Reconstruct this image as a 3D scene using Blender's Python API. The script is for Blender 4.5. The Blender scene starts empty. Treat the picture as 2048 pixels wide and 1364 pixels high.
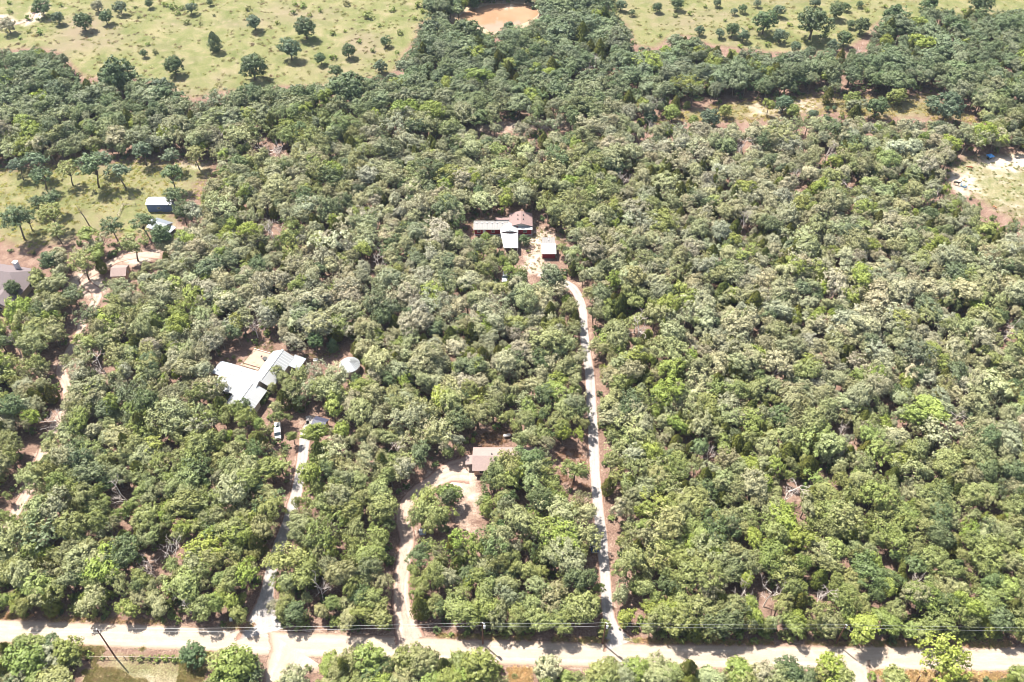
import bpy, bmesh, math, random
import numpy as np
from mathutils import Vector, Matrix

# ------------------------------------------------------------------ camera, sky, sun, exposure
scene = bpy.context.scene
COL = scene.collection
H, PITCH, FPX = 200.0, math.radians(46.2), 1824.0
cam_d = bpy.data.cameras.new('camera')
cam = bpy.data.objects.new('camera', cam_d)
COL.objects.link(cam)
cam.location = (0, 0, H)
cam.rotation_euler = (math.pi / 2 - PITCH, 0, 0)
cam_d.sensor_width = 36.0
cam_d.lens = 36.0 * FPX / 2048.0
cam_d.clip_start = 1.0
cam_d.clip_end = 20000.0
scene.camera = cam

SUN_AZ = (-0.716, 0.698)            # horizontal direction towards the sun
SUN_EL = math.radians(60)
world = bpy.data.worlds.new('World')
scene.world = world
world.use_nodes = True
wn = world.node_tree
bg = wn.nodes['Background']
sky = wn.nodes.new('ShaderNodeTexSky')
sky.sky_type = 'NISHITA'
sky.sun_disc = False
sky.sun_elevation = SUN_EL
sky.sun_rotation = math.atan2(SUN_AZ[0], SUN_AZ[1])
sky.air_density = 1.0
sky.dust_density = 1.2
CLOUD_X = 2.22
# scattered fair-weather cumulus over the whole dome (the pond mirrors them)
geo = wn.nodes.new('ShaderNodeTexCoord')
cmap = wn.nodes.new('ShaderNodeMapping')
cmap.inputs['Scale'].default_value = (1, 1, 2.2)
cn = wn.nodes.new('ShaderNodeTexNoise')
cmap.inputs['Location'].default_value = (CLOUD_X, 0.0, 0.0)
cn.inputs['Scale'].default_value = 5.0
cn.inputs['Detail'].default_value = 6
cr = wn.nodes.new('ShaderNodeValToRGB')
cr.color_ramp.elements[0].position = 0.54
cr.color_ramp.elements[1].position = 0.62
cm = wn.nodes.new('ShaderNodeMixRGB')
cm.inputs['Color2'].default_value = (13.0, 13.0, 13.2, 1)
wn.links.new(geo.outputs['Generated'], cmap.inputs['Vector'])
wn.links.new(cmap.outputs['Vector'], cn.inputs['Vector'])
wn.links.new(cn.outputs['Fac'], cr.inputs['Fac'])
wn.links.new(cr.outputs['Color'], cm.inputs['Fac'])
wn.links.new(sky.outputs['Color'], cm.inputs['Color1'])
wn.links.new(cm.outputs['Color'], bg.inputs['Color'])
bg.inputs['Strength'].default_value = 0.064

sun_d = bpy.data.lights.new('sun', 'SUN')
sun_d.energy = 5.0
sun_d.angle = math.radians(0.5)
sun_d.color = (1.0, 0.94, 0.82)
sun = bpy.data.objects.new('sun', sun_d)
COL.objects.link(sun)
sd = Vector((SUN_AZ[0] * math.cos(SUN_EL), SUN_AZ[1] * math.cos(SUN_EL), math.sin(SUN_EL)))
sun.rotation_euler = sd.to_track_quat('Z', 'Y').to_euler()
sun.location = (0, 200, 300)

vs = scene.view_settings
vs.view_transform = 'Standard'
vs.look = 'None'
vs.gamma = 1.0
vs.exposure = 1.74
scene.cycles.max_bounces = 6
scene.cycles.diffuse_bounces = 3
scene.cycles.glossy_bounces = 2
scene.cycles.transmission_bounces = 3
scene.cycles.transparent_max_bounces = 6
scene.cycles.volume_bounces = 0
scene.cycles.sample_clamp_indirect = 6.0
scene.cycles.filter_width = 0.9

# ------------------------------------------------------------------ helpers
R = random.Random(7)
RNG = np.random.default_rng(11)
cp, sp = math.cos(PITCH), math.sin(PITCH)


def P(x, y, z=0.0):
    """the place on the level z seen at photograph pixel x, y"""
    a, b = (x - 1024) / FPX, -(y - 682) / FPX
    t = (z - H) / (-sp + b * cp)
    return Vector((a * t, (cp + b * sp) * t, z))


def proj(X, Y, Z):
    d = Y * cp - (Z - H) * sp
    u = Y * sp + (Z - H) * cp
    return 1024 + FPX * X / d, 682 - FPX * u / d


def inpoly(px, py, poly):
    px, py = np.asarray(px, float), np.asarray(py, float)
    r = np.zeros(px.shape, bool)
    n = len(poly)
    for i in range(n):
        x0, y0 = poly[i][0], poly[i][1]
        x1, y1 = poly[(i + 1) % n][0], poly[(i + 1) % n][1]
        if y0 == y1:
            continue
        c = ((y0 > py) != (y1 > py)) & (px < (x1 - x0) * (py - y0) / (y1 - y0) + x0)
        r ^= c
    return r


def vnoise(x, y, s, seed=0):
    """smooth value noise 0..1"""
    g = np.random.default_rng(900 + seed).random((64, 64))
    x, y = np.asarray(x, float) / s + 1000, np.asarray(y, float) / s + 1000
    xi, yi = np.floor(x).astype(int), np.floor(y).astype(int)
    fx, fy = x - xi, y - yi
    fx, fy = fx * fx * (3 - 2 * fx), fy * fy * (3 - 2 * fy)
    a, b = g[xi % 64, yi % 64], g[(xi + 1) % 64, yi % 64]
    c, d = g[xi % 64, (yi + 1) % 64], g[(xi + 1) % 64, (yi + 1) % 64]
    return (a * (1 - fx) + b * fx) * (1 - fy) + (c * (1 - fx) + d * fx) * fy


def link(o, parent=None):
    COL.objects.link(o)
    if parent is not None:
        o.parent = parent
    return o


def tag(o, label=None, cat=None, group=None, kind=None):
    if label:
        o['label'] = label
    if cat:
        o['category'] = cat
    if group:
        o['group'] = group
    if kind:
        o['kind'] = kind
    return o


def empty(name, loc, rz=0.0):
    o = bpy.data.objects.new(name, None)
    o.empty_display_size = 0.2
    o.location = loc
    o.rotation_euler = (0, 0, rz)
    return link(o)


def mesh_obj(name, verts, faces, mat, parent=None, smooth=False):
    me = bpy.data.meshes.new(name)
    me.from_pydata([tuple(v) for v in verts], [], faces)
    if mat is not None:
        me.materials.append(mat)
    if smooth:
        me.polygons.foreach_set('use_smooth', [True] * len(me.polygons))
    me.update()
    return link(bpy.data.objects.new(name, me), parent)


class MB:
    """collects simple solids into one mesh"""

    def __init__(self):
        self.v, self.f = [], []

    def add(self, v, f):
        n = len(self.v)
        self.v += [tuple(p) for p in v]
        self.f += [tuple(i + n for i in q) for q in f]
        return self

    def box(self, x0, x1, y0, y1, z0, z1):
        v = [(x, y, z) for z in (z0, z1) for y in (y0, y1) for x in (x0, x1)]
        return self.add(v, [(0, 2, 3, 1), (4, 5, 7, 6), (0, 1, 5, 4), (2, 6, 7, 3), (0, 4, 6, 2), (1, 3, 7, 5)])

    def tube(self, pts, rad, n=6, cap=True):
        pts = [Vector(p) for p in pts]
        rings = []
        for i, p in enumerate(pts):
            d = (pts[min(i + 1, len(pts) - 1)] - pts[max(i - 1, 0)])
            if d.length < 1e-6:
                d = Vector((0, 0, 1))
            d.normalize()
            a = d.orthogonal().normalized() if abs(d.z) < 0.9 else Vector((1, 0, 0)).cross(d).normalized()
            b = d.cross(a)
            r = rad[i] if hasattr(rad, '__len__') else rad
            rings.append([p + (a * math.cos(2 * math.pi * k / n) + b * math.sin(2 * math.pi * k / n)) * r for k in range(n)])
        v = [q for ring in rings for q in ring]
        f = []
        for i in range(len(rings) - 1):
            for k in range(n):
                f.append((i * n + k, i * n + (k + 1) % n, (i + 1) * n + (k + 1) % n, (i + 1) * n + k))
        if cap:
            f.append(tuple(range(n))[::-1])
            f.append(tuple((len(rings) - 1) * n + k for k in range(n)))
        return self.add(v, f)

    def slab(self, quad, th):
        """a sheet with thickness: quad (top corners, in order) pushed down by th"""
        q = [Vector(p) for p in quad]
        n = len(q)
        v = q + [p - Vector((0, 0, th)) for p in q]
        f = [tuple(range(n)), tuple(range(2 * n - 1, n - 1, -1))]
        f += [(i, i + n, (i + 1) % n + n, (i + 1) % n) for i in range(n)]
        return self.add(v, f)

    def cyl(self, c, r, z0, z1, n=16, r1=None):
        r1 = r if r1 is None else r1
        return self.tube([(c[0], c[1], z0), (c[0], c[1], z1)], [r, r1], n)

    def build(self, name, mat, parent=None, smooth=False):
        return mesh_obj(name, self.v, self.f, mat, parent, smooth)


# ------------------------------------------------------------------ materials
class NT:
    def __init__(self, name):
        self.m = bpy.data.materials.new(name)
        self.m.use_nodes = True
        self.t = self.m.node_tree
        self.t.nodes.clear()
        self.out = self.t.nodes.new('ShaderNodeOutputMaterial')

    def n(self, typ, props=None, **ins):
        nd = self.t.nodes.new('ShaderNode' + typ)
        for k, v in (props or {}).items():
            setattr(nd, k, v)
        for k, v in ins.items():
            key = int(k[1:]) if k[0] == 'i' and k[1:].isdigit() else k.replace('_', ' ')
            s = nd.inputs[key]
            if isinstance(v, bpy.types.NodeSocket):
                self.t.links.new(v, s)
            elif isinstance(v, bpy.types.Node):
                self.t.links.new(v.outputs[0], s)
            else:
                s.default_value = v
        return nd

    def noise(self, scale, detail=4, rough=0.55, vec=None, dist=0.0):
        a = dict(Scale=scale, Detail=detail, Roughness=rough, Distortion=dist)
        if vec is not None:
            a['Vector'] = vec
        return self.n('TexNoise', None, **a).outputs['Fac']

    def ramp(self, fac, stops):
        nd = self.n('ValToRGB', None, Fac=fac)
        e = nd.color_ramp.elements
        while len(e) < len(stops):
            e.new(0.5)
        for s, (p, c) in zip(e, stops):
            s.position = p
            s.color = (*c, 1) if len(c) == 3 else c
        return nd.outputs['Color']

    def mix(self, fac, a, b, mode='MIX'):
        def c(x):
            return (*x, 1) if isinstance(x, tuple) and len(x) == 3 else x
        return self.n('MixRGB', {'blend_type': mode}, Fac=fac, Color1=c(a), Color2=c(b)).outputs[0]

    def math(self, op, a, b=0.0, clamp=False):
        return self.n('Math', {'operation': op, 'use_clamp': clamp}, i0=a, i1=b).outputs[0]

    def bump(self, h, strength=0.5, dist=0.1):
        return self.n('Bump', None, Height=h, Strength=strength, Distance=dist).outputs[0]

    def done(self, shader, socket='Surface'):
        s = shader.outputs[0] if isinstance(shader, bpy.types.Node) else shader
        self.t.links.new(s, self.out.inputs[socket])
        return self.m


def plain(name, col, rough=0.6, metal=0.0, var=0.12, scale=3.0, bump=0.0, spec=0.4):
    k = NT(name)
    pos = k.n('TexCoord').outputs['Object']
    nz = k.noise(scale, 5, 0.6, pos)
    c = k.mix(nz, tuple(x * (1 - var) for x in col), tuple(min(1, x * (1 + var)) for x in col))
    b = k.n('BsdfPrincipled', None, Base_Color=c, Roughness=rough, Metallic=metal)
    b.inputs['Specular IOR Level'].default_value = spec
    if bump:
        k.t.links.new(k.bump(nz, bump, 0.05), b.inputs['Normal'])
    return k.done(b)


def metal_roof(name, col, rough=0.45, metal=0.0, pitch=0.45, stain=0.25, axis=0):
    """ribbed sheet roofing, ribs across the object's x (0) or y (1)"""
    k = NT(name)
    pos = k.n('TexCoord').outputs['Object']
    w = k.n('TexWave', {'bands_direction': 'XY'[axis], 'wave_profile': 'SIN'}, Vector=pos, Scale=1.0 / pitch / 3.1416 * 1.57, Distortion=0.0)
    rib = k.math('POWER', w.outputs['Fac'], 6.0)
    nz = k.noise(0.7, 6, 0.65, pos)
    c = k.mix(k.math('MULTIPLY', nz, stain), col, tuple(x * 0.45 for x in col))
    c = k.mix(k.math('MULTIPLY', rib, 0.25), c, tuple(x * 0.6 for x in col))
    b = k.n('BsdfPrincipled', None, Base_Color=c, Roughness=rough, Metallic=metal, Normal=k.bump(rib, 0.5, 0.06))
    return k.done(b)


def shingle_roof(name, col):
    k = NT(name)
    pos = k.n('TexCoord').outputs['Object']
    br = k.n('TexBrick', None, Vector=pos, Scale=1.6, Color1=(*[x * 0.88 for x in col], 1), Color2=(*[x * 1.1 for x in col], 1), Mortar=(*[x * 0.6 for x in col], 1))
    br.inputs['Mortar Size'].default_value = 0.03
    nz = k.noise(0.5, 6, 0.6, pos)
    c = k.mix(k.math('MULTIPLY', nz, 0.45), br.outputs['Color'], tuple(x * 0.6 for x in col))
    b = k.n('BsdfPrincipled', None, Base_Color=c, Roughness=0.9, Normal=k.bump(k.noise(6, 3, 0.6, pos), 0.4, 0.04))
    return k.done(b)


def leaf_mat(name, rough=0.55, transl=0.24, var=0.68):
    """foliage: each tree's own colour (tint) and a variation for each spray of leaves"""
    k = NT(name)
    t = k.n('Attribute', {'attribute_type': 'INSTANCER', 'attribute_name': 'tint'}).outputs['Color']
    lv = k.n('Attribute', {'attribute_type': 'GEOMETRY', 'attribute_name': 'leafvar'}).outputs['Fac']
    v = k.math('ADD', k.math('MULTIPLY', lv, var), 1.0 - var * 0.5)
    c = k.mix(1.0, t, k.n('CombineColor', None, Red=v, Green=v, Blue=v).outputs[0], 'MULTIPLY')
    warm = k.mix(1.0, c, (1.15, 1.05, 0.7), 'MULTIPLY')
    d = k.n('BsdfPrincipled', None, Base_Color=c, Roughness=rough)
    d.inputs['Specular IOR Level'].default_value = 0.35
    tr = k.n('BsdfTranslucent', None, Color=warm)
    return k.done(k.n('MixShader', None, i0=transl, i1=d, i2=tr))


M = {}
M['leaf'] = leaf_mat('oak_leaves')
M['needle'] = leaf_mat('cedar_needles', 0.7, 0.12, 0.6)
M['bark'] = plain('bark', (0.13, 0.10, 0.08), 0.95, 0, 0.4, 4.0, 0.6)
M['deadwood'] = plain('weathered_wood', (0.50, 0.43, 0.40), 0.9, 0, 0.25, 5.0, 0.3)
M['pole'] = plain('pole_wood', (0.11, 0.05, 0.032), 0.9, 0, 0.3, 6.0, 0.3)
M['greywood'] = plain('grey_fence_wood', (0.30, 0.25, 0.21), 0.9, 0, 0.3, 6.0, 0.3)
M['steel'] = plain('galvanised_steel', (0.55, 0.56, 0.58), 0.4, 0.7, 0.15)
M['wire'] = plain('aluminium_wire', (0.38, 0.39, 0.40), 0.5, 0.3, 0.05)
M['white'] = plain('white_paint', (0.6, 0.59, 0.575), 0.5, 0, 0.06)
M['porcelain'] = plain('insulator_porcelain', (0.7, 0.7, 0.72), 0.2, 0, 0.05)
M['glass'] = plain('window_glass', (0.03, 0.04, 0.05), 0.08, 0, 0.1, 1.0, 0, 0.8)
M['red_wall'] = plain('red_siding', (0.22, 0.012, 0.024), 0.6, 0, 0.15, 2.0)
M['white_roof'] = metal_roof('white_ribbed_roof', (0.27, 0.275, 0.285), 0.4, 0.0, 0.9, 0.2)
M['white_roof_y'] = metal_roof('white_ribbed_roof_across', (0.27, 0.275, 0.285), 0.4, 0.0, 0.9, 0.2, 1)
M['old_roof'] = metal_roof('weathered_white_roof', (0.19, 0.182, 0.184), 0.55, 0.0, 0.9, 0.6)
M['grey_roof'] = metal_roof('grey_metal_roof', (0.229, 0.251, 0.290), 0.4, 0.35, 0.6, 0.35)
M['dark_roof'] = metal_roof('slate_blue_metal_roof', (0.040, 0.042, 0.075), 0.5, 0.1, 0.6, 0.3)
M['bin_roof'] = plain('galvanised_bin_roof', (0.317, 0.334, 0.361), 0.4, 0.4, 0.12)
M['pink_shingle'] = shingle_roof('faded_rose_shingles', (0.207, 0.136, 0.132))
M['tan_shingle'] = shingle_roof('faded_tan_shingles', (0.250, 0.185, 0.172))
M['taupe_shingle'] = shingle_roof('taupe_shingles', (0.145, 0.116, 0.123))
M['tan_wall'] = plain('tan_siding', (0.42, 0.27, 0.20), 0.8, 0, 0.15)
M['cream_wall'] = plain('cream_siding', (0.55, 0.50, 0.44), 0.8, 0, 0.12)
M['stone_wall'] = plain('limestone_wall', (0.45, 0.38, 0.32), 0.9, 0, 0.3, 2.5, 0.4)
M['blue_wall'] = plain('slate_blue_siding', (0.09, 0.13, 0.24), 0.65, 0, 0.15)
M['deck'] = plain('patio_concrete', (0.28, 0.20, 0.16), 0.9, 0, 0.2, 1.2)
M['iron'] = plain('black_iron', (0.02, 0.02, 0.022), 0.6, 0.2, 0.2)
M['rubber'] = plain('tyre_rubber', (0.02, 0.02, 0.02), 0.9, 0, 0.2)
M['brick'] = plain('chimney_brick', (0.42, 0.40, 0.42), 0.9, 0, 0.2, 4.0, 0.3)
M['blue_cloth'] = plain('blue_tarp', (0.05, 0.22, 0.50), 0.55, 0, 0.15)
M['grey_blue'] = plain('grey_blue_steel', (0.22, 0.32, 0.42), 0.5, 0.3, 0.15)
M['hay'] = plain('hay', (0.42, 0.33, 0.16), 0.95, 0, 0.35, 5.0, 0.5)


def car_paint(name, col):
    k = NT(name)
    b = k.n('BsdfPrincipled', None, Base_Color=(*col, 1), Roughness=0.25, Metallic=0.3)
    b.inputs['Coat Weight'].default_value = 0.6
    return k.done(b)


M['silver_car'] = car_paint('silver_paint', (0.45, 0.47, 0.52))
M['white_car'] = car_paint('white_car_paint', (0.75, 0.75, 0.74))
M['blue_car'] = car_paint('blue_paint', (0.03, 0.10, 0.24))
M['lamp'] = plain('headlamp_glass', (0.8, 0.8, 0.78), 0.1)


def ground_mat():
    k = NT('ground_soil_and_grass')
    pos = k.n('TexCoord').outputs['Object']
    z = k.n('Attribute', {'attribute_name': 'zone'}).outputs['Color']
    sep = k.n('SeparateColor', None, Color=z)
    n1, n2, n3, n4 = k.noise(0.30, 6, 0.62, pos), k.noise(0.045, 4, 0.6, pos), k.noise(2.2, 5, 0.7, pos), k.noise(0.11, 5, 0.6, pos, 0.6)
    litter = k.ramp(k.mix(0.6, n1, n3), [(0.32, (0.055, 0.031, 0.026)), (0.5, (0.147, 0.094, 0.074)), (0.66, (0.253, 0.189, 0.155))])
    g1 = k.ramp(n4, [(0.32, (0.097, 0.112, 0.042)), (0.50, (0.140, 0.144, 0.066)), (0.66, (0.191, 0.173, 0.099))])
    g2 = k.ramp(n3, [(0.3, (0.490, 0.490, 0.475)), (0.7, (1.22, 1.20, 1.15))])
    grass = k.mix(1.0, g1, g2, 'MULTIPLY')
    grass = k.mix(k.math('MULTIPLY', k.math('SUBTRACT', k.noise(0.022, 4, 0.6, pos), 0.5), 5.0, True), grass, (0.152, 0.124, 0.085))
    bare = k.math('MULTIPLY', k.math('SUBTRACT', n1, 0.54), 6.0, True)
    grass = k.mix(k.math('MULTIPLY', bare, 0.45), grass, (0.237, 0.186, 0.143))
    sand = k.ramp(k.mix(0.4, n1, n2), [(0.3, (0.207, 0.138, 0.109)), (0.48, (0.313, 0.253, 0.207)), (0.62, (0.405, 0.354, 0.304))])
    lush = k.ramp(n3, [(0.3, (0.07, 0.13, 0.02)), (0.7, (0.16, 0.24, 0.05))])

    def m(ch, gain=3.0, amp=1.1):
        a = k.math('ADD', ch, k.math('MULTIPLY', k.math('SUBTRACT', k.mix(0.45, n1, n3), 0.5), amp))
        return k.math('ADD', k.math('MULTIPLY', k.math('SUBTRACT', a, 0.5), gain), 0.5, True)
    c = k.mix(m(sep.outputs[0]), litter, grass)
    c = k.mix(m(sep.outputs[1], 2.2), c, sand)
    c = k.mix(m(sep.outputs[2], 2.5), c, lush)
    b = k.n('BsdfPrincipled', None, Base_Color=c, Roughness=1.0, Normal=k.bump(k.mix(0.5, n1, n3), 0.7, 0.35))
    b.inputs['Specular IOR Level'].default_value = 0.1
    return k.done(b)


def road_mat(name, light, dark, verge, rut=0.25, scale=0.5):
    """loose-surfaced road: wheel tracks, patchy edges that fray into the verge"""
    k = NT(name)
    pos = k.n('TexCoord').outputs['Object']
    ac = k.n('Attribute', {'attribute_name': 'across'}).outputs['Fac']
    n1, n2 = k.noise(scale, 6, 0.6, pos), k.noise(3.0, 5, 0.7, pos)
    st = k.n('CombineXYZ', None, X=k.math('MULTIPLY', ac, 3.2), Y=k.n('VectorMath', {'operation': 'LENGTH'}, i0=k.n('VectorMath', {'operation': 'MULTIPLY'}, i0=pos, i1=(0.11, 0.11, 0)).outputs[0]).outputs['Value'])
    n3 = k.noise(1.0, 4, 0.6, st.outputs[0])
    c = k.ramp(k.mix(0.6, n1, n3), [(0.36, dark), (0.60, light)])
    c = k.mix(1.0, c, k.ramp(n2, [(0.3, (0.74, 0.72, 0.70)), (0.7, (1.15, 1.15, 1.15))]), 'MULTIPLY')
    aa = k.math('ABSOLUTE', ac)
    tr = k.math('SUBTRACT', 1.0, k.math('MULTIPLY', k.math('ABSOLUTE', k.math('SUBTRACT', aa, 0.42)), 5.0), True)
    mid = k.math('MULTIPLY', k.math('SUBTRACT', 1.0, tr), rut)
    c = k.mix(mid, c, dark)
    e = k.math('ADD', aa, k.math('MULTIPLY', k.math('SUBTRACT', k.mix(0.5, n1, n2), 0.5), 0.75))
    c = k.mix(k.math('MULTIPLY', k.math('SUBTRACT', e, 0.66), 6.0, True), c, verge)
    b = k.n('BsdfPrincipled', None, Base_Color=c, Roughness=1.0, Normal=k.bump(n2, 0.4, 0.1))
    b.inputs['Specular IOR Level'].default_value = 0.1
    tp = k.n('BsdfTransparent')
    fade = k.math('MULTIPLY', k.math('SUBTRACT', e, 0.86), 9.0, True)
    return k.done(k.n('MixShader', None, i0=fade, i1=b, i2=tp))


M['ground'] = ground_mat()
M['road'] = road_mat('caliche_road', (0.350, 0.306, 0.259), (0.262, 0.207, 0.167), (0.207, 0.143, 0.111), 0.35)
M['gravel'] = road_mat('pale_gravel_drive', (0.330, 0.315, 0.307), (0.213, 0.193, 0.188), (0.188, 0.114, 0.086), 0.4, 0.8)
M['dirt'] = road_mat('sandy_track', (0.378, 0.310, 0.261), (0.225, 0.158, 0.131), (0.180, 0.108, 0.086), 0.3, 0.6)


def water_mat():
    k = NT('muddy_water')
    pos = k.n('TexCoord').outputs['Object']
    nz = k.noise(0.06, 3, 0.5, pos)
    c = k.ramp(nz, [(0.35, (0.235, 0.140, 0.086)), (0.65, (0.275, 0.175, 0.115))])
    b = k.n('BsdfPrincipled', None, Base_Color=c, Roughness=0.04, Normal=k.bump(k.noise(1.5, 2, 0.5, pos), 0.03, 0.05))
    b.inputs['Specular IOR Level'].default_value = 1.0
    return k.done(b)


M['water'] = water_mat()

# ------------------------------------------------------------------ where the open ground lies (as photograph outlines laid on the level)
PASTURE_W = [(-200, -90), (860, -90), (838, 40), (828, 80), (800, 112), (792, 140), (750, 158), (715, 150), (680, 165), (640, 168), (610, 172), (560, 168), (540, 172), (478, 178), (420, 182), (400, 196),
             (372, 198), (345, 170), (300, 162), (268, 158), (240, 130), (200, 152), (168, 158), (146, 128), (120, 104), (70, 92), (28, 100), (-200, 84)]
PASTURE_E = [(1225, -90), (2260, -90), (2200, -20), (2048, 8), (1998, 22), (1880, 14), (1800, 22), (1752, 40), (1730, 72), (1700, 92), (1660, 104), (1600, 100), (1560, 104), (1480, 96), (1415, 88), (1400, 74),
             (1340, 66), (1310, 98), (1270, 92), (1262, 60), (1235, 30)]
STRIP_E = [(1300, 246), (1330, 222), (1440, 206), (1500, 196), (1560, 204), (1630, 184), (1700, 192), (1860, 186), (1885, 205), (1965, 238), (1960, 250), (1850, 238), (1750, 240), (1660, 226), (1560, 240), (1480, 247)]
HORSE_LOT = [(1905, 318), (1960, 308), (2180, 300), (2180, 470), (2048, 446), (2000, 432), (1962, 405), (1940, 392), (1908, 384), (1892, 360), (1896, 345)]
GLADE_W = [(-140, 345), (0, 336), (60, 330), (150, 326), (250, 318), (340, 317), (432, 318), (440, 340), (410, 362), (400, 400), (352, 402), (350, 425), (372, 448), (362, 472), (330, 478), (300, 476),
           (240, 482), (190, 470), (160, 478), (150, 500), (100, 488), (60, 508), (30, 500), (-140, 430)]
SAND_A = [(225, 520), (245, 506), (330, 500), (318, 516), (270, 530), (232, 530)]
SAND_B = [(125, 548), (150, 540), (205, 552), (212, 575), (205, 600), (188, 612), (182, 592), (150, 572)]
YARD_A = [(425, 745), (440, 715), (487, 718), (512, 690), (545, 668), (556, 690), (560, 702), (600, 706), (660, 698), (700, 690), (716, 712), (690, 722), (640, 728), (600, 728), (596, 735), (560, 760), (530, 778), (518, 806), (484, 800), (468, 788), (436, 775)]
YARD_R = [(928, 448), (950, 436), (1020, 430), (1068, 428), (1082, 452), (1105, 462), (1136, 470), (1140, 482), (1110, 512), (1118, 516), (1080, 545), (1052, 546), (1046, 528), (1066, 500), (1034, 498), (1006, 502), (1004, 466), (950, 468)]
YARD_B = [(930, 892), (965, 868), (1000, 850), (1026, 862), (1030, 876), (1006, 888), (996, 904), (984, 914), (968, 920), (950, 916)]
DRIVE_B = [(850, 960), (880, 935), (905, 925), (940, 918), (948, 945), (950, 985), (952, 1020), (925, 1022), (920, 985), (900, 958), (868, 985)]
BARE_B = [(895, 1030), (930, 1022), (955, 1022), (966, 1068), (925, 1072)]
BARE_C = [(1110, 908), (1160, 888), (1178, 866), (1186, 930), (1180, 948), (1120, 920)]
BARE_D = [(1122, 935), (1150, 962), (1188, 978), (1188, 990), (1150, 980), (1116, 958)]
POND_G = [(912, 38), (926, 26), (950, 17), (975, 10), (1010, 7), (1050, 8), (1072, 18), (1078, 28), (1060, 42), (1020, 58), (985, 66), (960, 52), (930, 48)]
BARE_N = [(930, 250), (1040, 238), (1150, 240), (1160, 262), (1060, 262), (960, 268), (880, 272)]
HOUSE_W = [(-60, 515), (25, 508), (84, 522), (80, 556), (62, 598), (46, 606), (-60, 612)]
SHED_W = [(226, 528), (262, 522), (264, 545), (250, 560), (240, 552), (226, 540)]
BARN_W = [(292, 398), (340, 398), (334, 420), (296, 424)]
GREY_W = [(310, 438), (322, 438), (346, 442), (340, 460), (318, 464), (306, 455)]
DARK_SHED = [(632, 836), (655, 840), (660, 850), (638, 852)]
BIN_SPOT = [(684, 717), (700, 714), (714, 724), (711, 738), (697, 740), (690, 728)]
VAN_SPOT = [(550, 856), (563, 856), (563, 872), (550, 870)]
WELL_SPOT = [(838, 1056), (852, 1056), (856, 1078), (836, 1076)]
CAR_SPOT = [(1004, 547), (1016, 547), (1016, 560), (1004, 560)]
TRUCK_SPOT = [(1182, 1068), (1192, 1068), (1190, 1098), (1184, 1098)]
VERGE_SW = [(150, 1286), (440, 1300), (400, 1318), (412, 1340), (390, 1420), (135, 1420), (150, 1345), (190, 1340), (180, 1315), (150, 1310)]
VERGE_MID = [(1015, 1336), (1065, 1336), (1060, 1420), (1030, 1420)]
VERGE_SE = [(1735, 1340), (1800, 1338), (1900, 1342), (2060, 1342), (2060, 1350), (1990, 1364), (1900, 1362), (1850, 1420), (1800, 1420), (1760, 1352)]
SANDPIT = [(-30, 36), (12, 28), (28, 40), (24, 52), (-30, 58)]
HOLES = [(PASTURE_W, 0.0), (PASTURE_E, 0.0), (STRIP_E, 0.04), (HORSE_LOT, 0.0), (GLADE_W, 0.0), (SAND_A, 0.0), (SAND_B, 0.0), (YARD_A, 0.0), (YARD_R, 0.0), (YARD_B, 0.0), (DRIVE_B, 0.0), (BARE_B, 0.0),
         (BARE_C, 0.0), (BARE_D, 0.1), (POND_G, 0.0), (BARE_N, 0.35), (HOUSE_W, 0.0), (SHED_W, 0.0), (BARN_W, 0.0), (GREY_W, 0.0), (DARK_SHED, 0), (BIN_SPOT, 0), (VAN_SPOT, 0), (WELL_SPOT, 0), (CAR_SPOT, 0), (TRUCK_SPOT, 0),
         (VERGE_SW, 0.0), (VERGE_MID, 0.0), (VERGE_SE, 0.0)]


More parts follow.
